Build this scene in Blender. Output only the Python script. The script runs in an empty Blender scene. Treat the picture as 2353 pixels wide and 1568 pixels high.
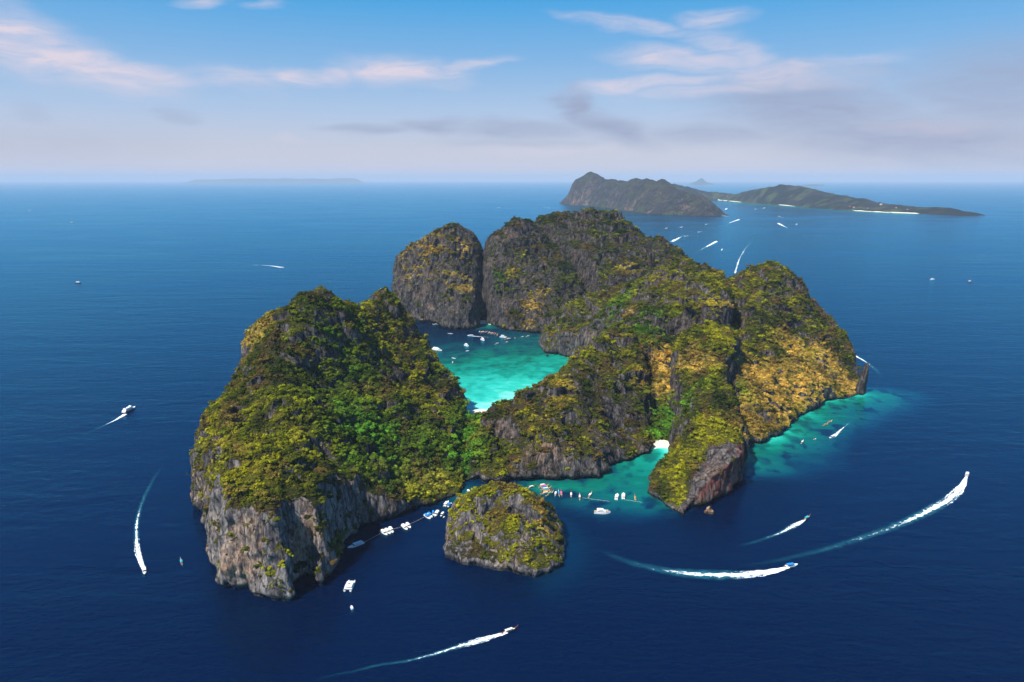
import bpy, math, random
import numpy as np
from mathutils import Vector, Matrix
random.seed(7)
rng = np.random.default_rng(11)
C = bpy.context.scene.collection
SC = bpy.context.scene

# ---------------------------------------------------------------- camera
cd = bpy.data.cameras.new('camera'); cam = bpy.data.objects.new('camera', cd); C.objects.link(cam); SC.camera = cam
cam.location = (0, 0, 350.0)
cam.rotation_euler = (math.radians(90) - math.atan(372 / 1568.0), 0, 0)
cd.sensor_fit = 'HORIZONTAL'; cd.sensor_width = 36.0; cd.lens = 36.0 * 1568.0 / 2353.0
cd.clip_start = 1.0; cd.clip_end = 250000.0

# ---------------------------------------------------------------- light and exposure
SUN = Vector((-.47, -.42, .90)).normalized()
SUN_EL = math.asin(SUN.z); SUN_ROT = math.atan2(SUN.x, SUN.y)
ld = bpy.data.lights.new('sun', 'SUN'); ld.energy = 5.0; ld.angle = math.radians(.5); ld.color = (1.0, .95, .87)
sun = bpy.data.objects.new('sun', ld); C.objects.link(sun)
sun.rotation_euler = SUN.to_track_quat('Z', 'Y').to_euler()
SC.view_settings.view_transform = 'Standard'; SC.view_settings.look = 'None'
SC.view_settings.exposure = 0.62; SC.view_settings.gamma = 1.0; SC.view_settings.use_curve_mapping = False
try:
    SC.cycles.use_denoising = True
    SC.cycles.max_bounces = 8; SC.cycles.volume_bounces = 1; SC.cycles.transparent_max_bounces = 12
    SC.cycles.sample_clamp_indirect = 4.0
except Exception:
    pass

# ---------------------------------------------------------------- node helpers
class N:
    """small helper to write node trees"""
    def __init__(s, tree): s.t = tree
    def node(s, kind, **kw):
        n = s.t.nodes.new(kind)
        for k, v in kw.items(): setattr(n, k, v)
        return n
    def put(s, sock, v):
        if v is None: return
        if isinstance(v, bpy.types.NodeSocket): s.t.links.new(v, sock)
        else:
            if hasattr(sock, 'default_value'):
                if isinstance(v, (tuple, list)) and len(v) == 3 and len(sock.default_value) == 4: v = (*v, 1)
                sock.default_value = v
    def math(s, op, a, b=None, c=None, clamp=False):
        n = s.node('ShaderNodeMath', operation=op, use_clamp=clamp)
        for i, v in enumerate((a, b, c)): s.put(n.inputs[i], v)
        return n.outputs[0]
    def vec(s, op, a, b=None):
        n = s.node('ShaderNodeVectorMath', operation=op)
        s.put(n.inputs[0], a); s.put(n.inputs[1], b)
        return n.outputs['Value'] if op in ('LENGTH', 'DOT_PRODUCT', 'DISTANCE') else n.outputs[0]
    def noise(s, vec, scale=1, detail=4, rough=.55, dist=0):
        n = s.node('ShaderNodeTexNoise')
        s.put(n.inputs['Vector'], vec); s.put(n.inputs['Scale'], scale); s.put(n.inputs['Detail'], detail)
        s.put(n.inputs['Roughness'], rough); s.put(n.inputs['Distortion'], dist)
        return n.outputs[0]
    def map(s, v, a, b, c=0., d=1., smooth=False):
        n = s.node('ShaderNodeMapRange', interpolation_type='SMOOTHSTEP' if smooth else 'LINEAR')
        for i, q in enumerate((v, a, b, c, d)): s.put(n.inputs[i], q)
        return n.outputs[0]
    def ramp(s, f, stops):
        n = s.node('ShaderNodeValToRGB'); e = n.color_ramp.elements
        while len(e) < len(stops): e.new(.5)
        for q, (p, c) in zip(e, stops): q.position = p; q.color = (*c, 1)
        s.put(n.inputs[0], f); return n.outputs[0]
    def mix(s, f, a, b, blend='MIX'):
        n = s.node('ShaderNodeMix', data_type='RGBA', blend_type=blend)
        s.put(n.inputs[0], f); s.put(n.inputs[6], a); s.put(n.inputs[7], b); return n.outputs[2]
    def attr(s, name, kind='GEOMETRY', out='Fac'):
        n = s.node('ShaderNodeAttribute', attribute_name=name, attribute_type=kind); return n.outputs[out]
    def pos(s): return s.node('ShaderNodeNewGeometry').outputs['Position']
    def scale(s, v, sc): return s.vec('MULTIPLY', v, sc)
    def bump(s, h, dist, strength=1., normal=None):
        n = s.node('ShaderNodeBump'); s.put(n.inputs['Height'], h); s.put(n.inputs['Distance'], dist); s.put(n.inputs['Strength'], strength)
        if normal is not None: s.put(n.inputs['Normal'], normal)
        return n.outputs[0]

def material(name):
    m = bpy.data.materials.new(name); m.use_nodes = True; m.node_tree.nodes.clear(); return m, N(m.node_tree)

def principled(n, color, rough=.8, spec=.3, normal=None, ior=None, metal=0., tint=None):
    b = n.node('ShaderNodeBsdfPrincipled')
    n.put(b.inputs['Base Color'], color); n.put(b.inputs['Roughness'], rough); n.put(b.inputs['Specular IOR Level'], spec)
    n.put(b.inputs['Metallic'], metal)
    if ior: n.put(b.inputs['IOR'], ior)
    if tint: n.put(b.inputs['Specular Tint'], tint)
    if normal is not None: n.put(b.inputs['Normal'], normal)
    return b.outputs[0]

def finish(n, surf=None, vol=None):
    o = n.node('ShaderNodeOutputMaterial')
    if surf is not None: n.put(o.inputs['Surface'], surf)
    if vol is not None: n.put(o.inputs['Volume'], vol)

def dirn(u, v):
    a, b = (u - 1176.5) / 1568.0, (784 - v) / 1568.0
    p = math.atan(372 / 1568.0)
    x, y, z = a, math.cos(p) + b * math.sin(p), -math.sin(p) + b * math.cos(p)
    return math.atan2(x, y), math.atan2(z, math.hypot(x, y))

# ---------------------------------------------------------------- sky
world = bpy.data.worlds.new('World'); SC.world = world; world.use_nodes = True
world.node_tree.nodes.clear()
w = N(world.node_tree)
sky = w.node('ShaderNodeTexSky', sky_type='NISHITA', sun_disc=False)
sky.sun_elevation = SUN_EL; sky.sun_rotation = SUN_ROT; sky.altitude = 0; sky.air_density = 1.0; sky.dust_density = 1.0; sky.ozone_density = 2.0
dvec = w.node('ShaderNodeTexCoord').outputs['Generated']
sep = w.node('ShaderNodeSeparateXYZ'); w.put(sep.inputs[0], dvec)
azim = w.math('ARCTAN2', sep.outputs[0], sep.outputs[1])
elev = w.math('ARCSINE', sep.outputs[2])
el01 = w.map(elev, 0, 1.2)
grad = w.ramp(el01, [(0, (.55, .49, .53)), (.035, (.44, .44, .52)), (.075, (.31, .41, .58)), (.13, (.15, .33, .57)), (.19, (.03, .27, .57)), (.40, (.010, .20, .54)), (1, (.008, .075, .32))])
# wispy clouds: blobs in azimuth / elevation, broken up by stretched noise
comb = w.node('ShaderNodeCombineXYZ'); w.put(comb.inputs[0], azim); w.put(comb.inputs[1], elev)
flat = comb.outputs[0]
wob1 = w.node('ShaderNodeTexNoise'); w.put(wob1.inputs['Vector'], w.scale(flat, (9, 26, 1))); w.put(wob1.inputs['Detail'], 6.); w.put(wob1.inputs['Scale'], 1.)
warped = w.vec('ADD', flat, w.vec('MULTIPLY', w.vec('SUBTRACT', wob1.outputs['Color'], (.5, .5, .5)), (.12, .035, 0)))
streak = w.noise(w.vec('ADD', w.scale(warped, (14, 75, 1)), (3, 5, 0)), 1, 7, .62, .6)
def blobs(lst):
    tot = None
    for (u, v, ru, rv, rot, k) in lst:
        a0, e0 = dirn(u, v)
        mp = w.node('ShaderNodeMapping', vector_type='TEXTURE')
        w.put(mp.inputs['Vector'], warped); w.put(mp.inputs['Location'], (a0, e0, 0)); w.put(mp.inputs['Rotation'], (0, 0, math.radians(rot)))
        w.put(mp.inputs['Scale'], (ru / 1568., rv / 1568., 1))
        d = w.vec('LENGTH', mp.outputs[0])
        g = w.map(d, 1.0, .1, 0, k, True)
        tot = g if tot is None else w.math('MAXIMUM', tot, g)
    return tot
bright = blobs([(10, 85, 190, 75, -14, 1.), (170, 135, 230, 60, -14, 1.), (330, 160, 150, 38, -8, .9), (450, 3, 80, 22, 4, .7), (610, 10, 60, 14, 5, .4), (545, 182, 130, 34, -6, .55), (660, 178, 110, 20, 0, .8),
    (770, 172, 120, 20, 4, .65), (930, 160, 190, 40, -2, 1.), (1080, 152, 130, 16, 4, .6), (1640, 42, 90, 30, 0, .7), (1480, 62, 190, 22, -6, .6), (1350, 52, 110, 14, -10, .35),
    (1560, 130, 200, 34, -3, .85), (1690, 110, 140, 46, -20, .6), (1480, 190, 220, 22, 3, .75), (1780, 170, 240, 40, -4, .7), (1900, 150, 190, 18, 4, .4), (1640, 205, 250, 22, 2, .5),
    (670, 322, 30, 14, 0, .3), (2150, 290, 160, 30, -4, .35), (1250, 350, 260, 20, 0, .3)])
dark = blobs([(1320, 245, 70, 62, -40, 1.), (1400, 295, 170, 52, -14, .95), (985, 290, 110, 30, 0, .8), (860, 298, 130, 20, 0, .65), (1180, 298, 260, 30, 0, .7), (1200, 330, 300, 22, 0, .35), (400, 270, 45, 24, 8, .45), (90, 255, 70, 22, -20, .25),
    (1850, 250, 320, 110, -8, .85), (2100, 315, 420, 90, -4, .9), (2330, 200, 300, 120, 0, .7), (1650, 310, 260, 40, -4, .6), (2050, 165, 260, 30, -3, .3), (2300, 330, 160, 60, 0, .5), (60, 330, 400, 60, 0, .25)])
cb = w.math('MULTIPLY', bright, w.map(streak, .30, .62, .35, 1.12), clamp=True)
dk = w.math('MULTIPLY', dark, w.map(streak, .25, .70, .7, 1.15), clamp=True)
skyc = w.mix(.90, sky.outputs[0], w.scale(grad, (8.8, 8.8, 8.8)))
skyc = w.mix(w.math('MULTIPLY', dk, .9), skyc, (2.2, 2.45, 3.5))
skyc = w.mix(w.math('MULTIPLY', cb, .88), skyc, (5.3, 4.55, 5.0))
bg = w.node('ShaderNodeBackground'); w.put(bg.inputs['Color'], skyc); w.put(bg.inputs['Strength'], .1)
wo = w.node('ShaderNodeOutputWorld'); w.put(wo.inputs['Surface'], bg.outputs[0])

# ---------------------------------------------------------------- terrain fields (numpy only)
CAM_H, CAM_F, CAM_P = 350.0, 1568.0, math.atan(372 / 1568.0)
_c, _s = math.cos(CAM_P), math.sin(CAM_P)

def sight(u, v):
    a, b = (u - 1176.5) / CAM_F, (784 - v) / CAM_F
    return a, _c + b * _s, -_s + b * _c

def sea_pt(u, v, z=0.0):
    a, y, d = sight(u, v)
    t = (z - CAM_H) / d
    return a * t, y * t

def at_dist(u, v, Y):
    a, y, d = sight(u, v)
    t = Y / y
    return a * t, Y, CAM_H + d * t

def _hash(ix, iy, iz, seed):
    n = (ix.astype(np.int64) * 374761393 + iy.astype(np.int64) * 668265263 + iz.astype(np.int64) * 1274126177 + seed * 974634777) & 0x7fffffff
    n = ((n ^ (n >> 13)) * 1103515245 + 12345) & 0x7fffffff
    n = ((n ^ (n >> 16)) * 69069 + 1) & 0x7fffffff
    return (n ^ (n >> 11)).astype(np.float32) / np.float32(0x7fffffff) * 2 - 1

def noise3(x, y, z, seed=0):
    x, y, z = (np.asarray(q, np.float32) for q in np.broadcast_arrays(x, y, z))
    xi, yi, zi = np.floor(x), np.floor(y), np.floor(z)
    fx, fy, fz = x - xi, y - yi, z - zi
    fx, fy, fz = (f * f * f * (f * (f * 6 - 15) + 10) for f in (fx, fy, fz))
    out = 0
    for dx in (0, 1):
        for dy in (0, 1):
            for dz in (0, 1):
                w = (fx if dx else 1 - fx) * (fy if dy else 1 - fy) * (fz if dz else 1 - fz)
                out = out + w * _hash(xi + dx, yi + dy, zi + dz, seed)
    return out

def fbm(x, y, z, octs=4, seed=0):
    out, a, f = 0, 1.0, 1.0
    for k in range(octs):
        out = out + a * noise3(x * f, y * f, z * f, seed + 17 * k)
        a *= .5; f *= 2.03
    return out

def poly_dist(px, py, poly):
    """signed distance, positive inside"""
    P = np.asarray(poly, np.float64)
    Q = np.roll(P, -1, 0)
    d2 = np.full(px.shape, 1e18); ins = np.zeros(px.shape, bool)
    for (x0, y0), (x1, y1) in zip(P, Q):
        ex, ey = x1 - x0, y1 - y0
        t = np.clip(((px - x0) * ex + (py - y0) * ey) / (ex * ex + ey * ey + 1e-9), 0, 1)
        d2 = np.minimum(d2, (px - x0 - t * ex) ** 2 + (py - y0 - t * ey) ** 2)
        if y0 != y1:
            c = ((y0 > py) != (y1 > py)) & (px < (x1 - x0) * (py - y0) / (y1 - y0) + x0)
            ins ^= c
    d = np.sqrt(d2)
    return np.where(ins, d, -d)

def rbf_eval(px, py, pts, soft):
    P = np.asarray(pts, np.float64)
    n = len(P)
    r = np.sqrt((P[:, None, 0] - P[None, :, 0]) ** 2 + (P[:, None, 1] - P[None, :, 1]) ** 2 + soft * soft)
    A = np.zeros((n + 1, n + 1)); A[:n, :n] = -r; A[:n, n] = 1; A[n, :n] = 1
    A[:n, :n] += np.eye(n) * 2.0
    w = np.linalg.solve(A, np.append(P[:, 2], 0))
    out = np.full(px.shape, w[n])
    for i in range(n):
        out -= w[i] * np.sqrt((px - P[i, 0]) ** 2 + (py - P[i, 1]) ** 2 + soft * soft)
    return out

# every massif: outline on the ground (x, y) in metres, points of its surface ('p': seen at u, v, at distance Y; 'w': x, y, z)
MASSIFS = {
 'headland': dict(w=16, poly=[(-347,687),(-327,672),(-297,609),(-272,560),(-255,530),(-230,519),(-198,513),(-187,514),(-188,534),(-187,548),(-177,546),(-170,534),
    (-162,552),(-167,577),(-165,605),(-150,636),(-127,657),(-103,682),(-82,690),(-63,716),(-54,748),(-60,780),(-66,830),(-78,880),(-66,940),(-66,985),
    (-80,1010),(-106,1060),(-135,1150),(-158,1240),(-205,1290),(-250,1270),(-290,1200),(-320,1130),(-335,1050),(-350,970),(-356,915),(-360,878),(-362,846),
    (-370,815),(-376,785),(-374,760),(-365,720)],
  p=[(495,1142,542),(560,1152,538),(620,1162,532),(665,1150,537),(735,1168,565),(640,1030,620),(560,1090,585),(700,930,700),
    (640,850,780),(720,720,862),(725,683,870),(480,1010,690),(474,960,740),(530,920,770),(560,840,830),(560,775,880),(600,735,890),
    (650,705,890),(455,1075,690),(500,1080,640),(780,690,900),(805,700,960),(820,705,1000),(840,690,1080),(870,669,1120),(905,690,1130),(940,740,1150),
    (962,790,1170),(985,803,1130),(1040,860,1040),(1064,905,985),(1068,945,965),(800,800,880),(840,825,890),(880,860,900),(760,930,760),(850,950,780),
    (900,900,850),(950,880,930),(1000,960,850),(960,1000,800),(880,1030,740),(800,1050,680),(740,1080,620),(850,1110,670),(930,1110,710),
    (1000,1090,752),(1008,990,800),(1050,1040,775),(870,760,1000),(900,770,1040),(700,780,835),(740,790,850),(760,740,880),(735,852,835),(720,895,785),(690,690,880),(725,683,885),(660,700,885),(690,905,740)],
  wp=[(-230,1150,110),(-280,1050,115),(-322,950,120),(-290,1120,55),(-366,797,62),(-350,872,150),(-344,885,158)]),
 'centre': dict(w=13, poly=[(-54,752),(-20,747),(12,750),(64,756),(104,754),(118,770),(116,786),(152,812),(180,835),(186,858),(194,900),(207,950),
    (208,1000),(200,1060),(190,1120),(155,1145),(128,1120),(104,1080),(84,1025),(50,985),(8,950),(-18,925),(-30,880),(-40,830),(-52,790)],
  p=[(1137,941,835),(1100,1020,780),(1090,1075,764),(1180,935,840),(1230,903,862),(1265,877,885),(1300,873,890),(1350,885,900),(1390,892,900),
    (1200,1000,790),(1300,1000,795),(1250,950,830),(1200,1040,760),(1300,1035,767),(1380,1042,778),(1420,1020,830),(1460,990,870),(1482,960,890),
    (1480,900,930),(1487,850,985),(1478,800,1010),(1442,757,1060),(1400,765,1050),(1350,797,1000),(1312,830,960),(1282,865,930),(1380,850,950),
    (1430,830,980),(1150,1050,770)],
  wp=[(150,1110,92),(125,1105,68),(98,1070,52),(80,1020,48),(48,975,38),(12,935,28),(-10,905,30)]),
 'fin': dict(w=7, poly=[(194,802),(172,774),(152,713),(164,687),(176,667),(184,662),(212,687),(239,713),(274,760),(299,812),(297,850),(290,890),(300,915),
    (324,955),(350,1000),(354,1060),(320,1085),(285,1060),(245,1010),(232,950),(226,885)],
  p=[(1640,965,770),(1700,985,790),(1640,892,840),(1685,897,850),
    (1700,930,840),(1620,920,830),(1600,960,800),(1560,1000,782),(1660,840,930),(1688,757,990),(1650,760,985),
    (1620,800,960),(1580,860,920),(1550,920,880),(1640,850,910),(1715,770,1030)],
  wp=[(190,668,5),(204,686,19),(220,708,35),(238,731,50),(262,748,49),(250,738,50),(166,706,9),(190,716,24),(215,740,42),(172,745,14),(200,760,34),(230,765,58),(172,690,8),(196,792,6),(206,815,14)], crag=.6),
 'ridge': dict(w=11, poly=[(63,1366),(85,1345),(108,1331),(150,1290),(180,1230),(200,1180),(225,1150),(250,1130),(300,1118),(345,1112),(374,1122),
    (386,1165),(400,1250),(414,1330),(412,1420),(400,1500),(250,1580),(90,1575),(72,1500),(60,1420)],
  p=[(1252,795,1368),(1265,760,1390),(1290,720,1400),(1320,690,1400),(1370,680,1400),(1330,760,1345),(1400,740,1280),(1430,700,1280),(1450,665,1320),
    (1500,635,1340),(1550,606,1370),(1570,597,1380),(1600,607,1370),(1640,624,1340),(1662,640,1330),(1600,650,1260),(1540,660,1240),(1480,700,1210),
    (1530,704,1170),(1600,704,1146),(1660,694,1142),(1667,655,1200),(1430,740,1210)],
  wp=[(300,1480,120),(200,1500,90),(420,1420,110),(110,1520,60)]),
 'shoulder': dict(w=14, ledge=.45, crag=.75, poly=[(299,812),(306,850),(319,868),(345,870),(394,920),(436,975),(507,1047),(579,1081),(600,1110),(615,1170),(625,1230),
    (620,1300),(600,1380),(550,1440),(450,1440),(430,1400),(430,1330),(414,1250),(400,1180),(380,1110),(352,1040),(328,990),(305,900),(297,850)],
  p=[(1680,634,1330),(1710,622,1320),(1760,610,1300),(1810,620,1290),(1848,655,1280),(1852,690,1270),(1884,720,1250),(1890,760,1230),(1926,772,1200),
    (1942,812,1180),(1953,850,1150),(1968,885,1110),(1700,650,1260),(1700,700,1190),(1750,700,1180),(1750,760,1120),(1700,780,1080),(1800,760,1150),
    (1800,820,1080),(1720,850,980),(1720,900,930),(1780,900,970),(1740,960,890),(1722,1000,868),(1850,880,1020),(1860,820,1110),(1900,860,1090),
    (1900,800,1160),(1762,990,888),(1840,938,990),(1930,900,1088)],
  wp=[(560,1370,130),(600,1300,90),(520,1410,110)]),
 'dome': dict(w=22, poly=[(-244,1695),(-191,1658),(-165,1610),(-146,1583),(-120,1580),(-90,1597),(-82,1640),(-78,1720),(-72,1800),(-60,1900),(-110,1960),
    (-170,1970),(-240,1930),(-300,1860),(-320,1790),(-310,1740),(-285,1710)],
  p=[(1040,515,1800),(1000,530,1790),(960,555,1780),(920,590,1770),(896,630,1760),(898,680,1740),(1075,530,1790),(1092,565,1780),(1096,640,1750),
    (1040,600,1720),(980,620,1720),(1060,660,1680),(1065,690,1610),(1035,700,1620),(950,690,1710),(1000,700,1670)],
  wp=[(-160,1900,200),(-250,1860,120),(-95,1880,165)]),
 'west_dome': dict(w=20, poly=[(-58,1650),(-30,1600),(24,1559),(74,1545),(120,1530),(152,1528),(180,1590),(187,1660),(172,1725),(138,1782),(98,1838),(40,1870),(-30,1870),(-76,1830),(-80,1780),(-76,1740),(-68,1690)],
  p=[(1112,585,1760),(1132,545,1770),(1165,512,1780),(1195,500,1780),(1225,512,1785),(1243,530,1785),(1150,620,1690),(1150,690,1630),(1200,620,1680),(1220,690,1600),(1240,740,1560),(1180,735,1585),(1268,562,1770),
    (1285,590,1740),(1325,640,1690),(1338,692,1640),(1270,680,1610),(1290,640,1650),(1240,580,1740),(1300,720,1580)], wp=[(0,1850,200)]),
 'summit': dict(w=20, poly=[(178,1540),(196,1600),(202,1665),(188,1732),(152,1795),(110,1850),(60,1885),(50,1950),(90,2030),(200,2090),(330,2080),(398,2000),(402,1900),(384,1800),(366,1700),(345,1600),(325,1530),(250,1520)],
  p=[(1262,507,1900),(1290,492,1920),(1322,490,1925),(1350,486,1930),(1375,490,1930),(1400,487,1930),(1430,496,1930),(1448,520,1930),(1350,600,1740),(1380,650,1640),(1420,620,1700),(1330,560,1820),(1400,550,1830),(1440,590,1800),
    (1290,545,1860),(1345,620,1720),(1380,700,1560)], wp=[(200,2020,200),(330,2000,170)]),
 'east_dome': dict(w=20, poly=[(335,1535),(400,1520),(470,1580),(500,1680),(510,1800),(490,1920),(440,2000),(392,1970),(394,1890),(388,1790),(376,1690),(354,1600)],
  p=[(1468,545,1900),(1500,552,1900),(1528,572,1880),(1546,598,1860),(1480,610,1740),(1500,640,1650),(1460,580,1820),(1450,640,1650)], wp=[(470,1780,120)]),
 'core': dict(w=60, ledge=.3, poly=[(-40,1660),(74,1570),(250,1540),(440,1560),(480,1700),(460,1900),(330,2050),(100,2020),(-30,1880)],
  p=[], wp=[(20,1780,130),(100,1800,125),(175,1780,95),(220,1860,160),(330,1820,115),(190,1660,40),(350,1620,50),(390,1750,80),(430,1750,90),(398,1890,188),(392,1950,180),(80,1900,170)]),
 'saddle': dict(w=40, ledge=.3, poly=[(340,1060),(400,1100),(450,1250),(460,1380),(420,1440),(380,1380),(370,1200)],
  p=[], wp=[(380,1130,88),(392,1180,98),(405,1250,150),(418,1330,154),(415,1390,140)]),
 'valley': dict(w=60, poly=[(184,872),(206,868),(224,872),(300,900),(360,1000),(380,1130),(300,1170),(200,1200),(120,1180),(130,1120),(180,1000),(185,900)],
  p=[(1530,1000,880),(1530,950,930),(1520,900,970),(1520,850,1020),(1540,802,1072),(1470,765,1130),(1600,803,1082),(1580,850,990)], wp=[(205,882,6)]),
 'isthmus': dict(w=40, poly=[(-56,748),(-48,752),(-20,800),(5,955),(0,985),(-25,1006),(-66,982),(-90,960),(-90,860),(-70,800)],
  p=[], wp=[(-53,760,5),(-50,800,9),(-52,860,9),(-50,920,8),(-40,990,3),(-20,960,8)]),
}
ISLET = {'islet': dict(w=7, crag=1.5, step=15.,  poly=[(-69,607),(-64,585),(-48,569),(-19,560),(1,551),(23,545),(47,569),(56,605),(46,645),(12,672),(-28,668),(-58,640)],
  p=[(1145,1105,628),(1120,1112,626),(1172,1113,628),(1095,1130,622),(1200,1127,624),(1062,1162,616),(1235,1150,618),(1250,1175,608),(1040,1195,610),(1030,1230,604),
    (1130,1200,592),(1150,1160,606),(1200,1200,590),(1215,1235,580),(1258,1205,604),(1268,1222,600),(1292,1240,600),(1080,1260,580),(1150,1270,569),(1240,1280,563),(1060,1230,590)],
  wp=[(0,655,34),(-40,645,24),(30,645,26)])}

def land_height(X, Y, massifs, rough=1.0):
    best = np.full(X.shape, -8.0)
    warp = 5.0 * rough * fbm(X / 26., Y / 26., 0.3, 3, 5)
    for k, (name, m) in enumerate(massifs.items()):
        P = np.array(m['poly'])
        x0, y0 = P.min(0) - 20; x1, y1 = P.max(0) + 20
        sel = (X > x0) & (X < x1) & (Y > y0) & (Y < y1)
        px, py = X[sel], Y[sel]
        d = poly_dist(px, py, m['poly']) + warp[sel] * min(1., m['w'] / 12.) * m.get('warp', 1.)
        pts = [at_dist(*q) for q in m['p']] + list(m.get('wp', []))
        r = rbf_eval(px, py, pts, 8.0)
        r = np.maximum(r, 2.5)
        # crags, gullies and broken ledges, held back near the surveyed points
        dm = np.full(px.shape, 1e9)
        for q in pts: dm = np.minimum(dm, (px - q[0]) ** 2 + (py - q[1]) ** 2)
        free = np.clip(np.sqrt(dm) / 24., .30, 1) * np.minimum(1, r / 35.) * rough
        n = fbm(px / 38., py / 38., k * 3.1, 4, 11 + k)
        n2 = 1 - np.abs(fbm(px / 22., py / 22., k * 1.7, 3, 31 + k))
        n3 = fbm(px / 70. + .25 * n, py / 70., k * 2.3, 3, 51 + k)
        gully = np.exp(-(n3 / .10) ** 2) + .6 * np.exp(-(fbm(px / 34., py / 34., k * 4.1, 3, 61 + k) / .11) ** 2)
        r = r + free * (5.5 * n + 8.0 * (n2 - .62) + 6.0 * n3 - 19.0 * gully + 5.5) * m.get('crag', 1.)
        step = m.get('step', 30.)
        off = 14 * fbm(px / 60., py / 60., k * 5.7, 3, 91 + k)
        q = (r + off) / step; f = q - np.floor(q); f2 = np.clip((f - .42) / .26, 0, 1); f2 = .35 * f + .65 * f2 * f2 * (3 - 2 * f2)
        bl = m.get('ledge', .8) * np.clip(.55 + 1.3 * fbm(px / 50., py / 50., k * 6.3, 2, 95 + k), 0, 1) * np.clip(free * 1.3, 0, 1)
        r = r + bl * ((np.floor(q) + f2) * step - off - r)
        t = np.clip(d / m['w'], 0, 1)
        prof = 1 - (1 - t) ** 2.6
        h = np.where(d > 0, np.maximum(r, 1.5) * prof, -8.0)
        b = best[sel]
        best[sel] = np.maximum(b, h)
    return best
# ---------------------------------------------------------------- end of terrain fields
# ---------------------------------------------------------------- mesh helpers
def np_mesh(name, verts, faces, smooth=False):
    """verts (n,3), faces (m,k) array with k fixed"""
    me = bpy.data.meshes.new(name)
    verts = np.ascontiguousarray(verts, np.float32); faces = np.ascontiguousarray(faces, np.int32)
    k = faces.shape[1]
    me.vertices.add(len(verts)); me.vertices.foreach_set('co', verts.ravel())
    me.loops.add(faces.size); me.loops.foreach_set('vertex_index', faces.ravel())
    me.polygons.add(len(faces)); me.polygons.foreach_set('loop_start', np.arange(0, faces.size, k, dtype=np.int32))
    me.polygons.foreach_set('use_smooth', np.full(len(faces), smooth))
    me.update(calc_edges=True)
    return me

def grid_faces(nx, ny):
    i = np.arange(ny - 1)[:, None] * nx + np.arange(nx - 1)[None, :]
    return np.stack([i, i + 1, i + 1 + nx, i + nx], -1).reshape(-1, 4)

def add_attr(me, name, vals, kind='FLOAT', dom='POINT'):
    a = me.attributes.new(name, kind, dom)
    key = {'FLOAT': 'value', 'FLOAT_COLOR': 'color', 'FLOAT_VECTOR': 'vector', 'INT': 'value'}[kind]
    a.data.foreach_set(key, np.ascontiguousarray(vals, np.int32 if kind == 'INT' else np.float32).ravel())

def link(name, me, mats=None, parent=None, loc=None):
    o = bpy.data.objects.new(name, me); C.objects.link(o)
    if mats is not None and me is not None:
        for m in (mats if isinstance(mats, (list, tuple)) else [mats]): me.materials.append(m)
    if parent is not None: o.parent = parent
    if loc is not None: o.location = loc
    return o

def tag(o, label, cat, group=None, kind=None):
    o['label'] = label; o['category'] = cat
    if group: o['group'] = group
    if kind: o['kind'] = kind
    return o

# ---------------------------------------------------------------- cover (vegetation colour) field
T_DARK, T_OLIVE, T_YELLOW = np.array((.026, .040, .007)), np.array((.095, .110, .009)), np.array((.30, .285, .012))
T_LUSH, T_BROWN, T_DRY = np.array((.062, .165, .013)), np.array((.15, .085, .030)), np.array((.56, .36, .065))

def first_hit(u, v, X0, Y0, st, Hm):
    a, y, d = sight(u, v)
    for Yd in np.arange(485, 2110, 2.):
        x, z = a / y * Yd, 350 + d / y * Yd
        ix, iy = int((x - X0) / st), int((Yd - Y0) / st)
        if 0 <= ix < Hm.shape[1] and 0 <= iy < Hm.shape[0] and Hm[iy, ix] > z: return x, Yd, z
    return None

# (u, v, radius in m, weight): where the cover is lush, dry or yellow
LUSH = [(1070,1000,40,1.),(1060,1060,30,1.),(1090,965,30,.8),(1530,960,32,1.),(1520,1000,25,1.),(850,1000,75,.7),(800,860,50,.35),(900,1060,60,.45),(1480,760,45,.7),(1420,700,40,.6),(1600,890,25,.4),
        (1140,640,30,.5),(960,1080,40,.4),(790,790,60,.4),(1580,930,24,.6),(1030,860,40,.2),(1700,910,20,.7),(1820,870,30,.5)]
DRY = [(1760,880,55,1.),(1820,880,55,.95),(1880,880,45,1.),(1940,890,35,1.),(1710,960,40,1.),(1710,1010,30,.9),(1780,930,45,.95),(1530,830,35,1.),(1545,880,28,.8),(1595,830,28,.8),(1740,860,30,.9),(1830,810,45,.7),(1900,830,40,.8),
       (1500,830,20,.8),(1440,730,18,.7),(1225,705,30,.95),(1215,740,22,.9),(1240,670,25,.5),(990,570,50,.6),(1060,575,40,.55),(930,590,40,.5),(960,640,50,.5),(1070,660,35,.65),(1030,640,30,.5),(1290,885,32,.45),(1250,960,40,.22),
       (1480,870,20,.6),(570,780,30,.6),(600,745,25,.5),(950,1110,45,.20),(1000,1110,35,.25),(1260,1210,16,.85),(1240,1190,14,.8),(500,1030,25,.25),(1450,620,50,.35),(1660,700,30,.5),(1665,720,25,.5),(1700,765,20,.6),(1180,625,25,.4)]
YELLOW = [(640,1020,55,.9),(600,1080,45,.9),(540,1130,40,.8),(700,960,50,.6),(560,1100,45,.7),(480,1060,40,.6),(660,900,40,.3),(1150,1130,45,1.),(1080,1180,30,.8),(1100,1210,28,.6),(1130,1250,26,.5),(1250,1280,22,.6),(1220,1120,30,.7),(1640,1000,45,.8),(1690,1010,35,.9),
          (1600,1000,40,.5),(1560,1080,40,.6),(1660,770,40,.7),(1640,830,40,.5),(1580,650,80,.45),(1500,660,60,.55),(1560,690,50,.5),(1310,700,40,.6),(1290,760,30,.7),(1170,605,25,.7),(1380,790,50,.4),(1080,990,30,.3),(590,770,25,.6),(990,680,40,.3),(1280,760,25,.6),(1900,640,40,.2)]

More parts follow.
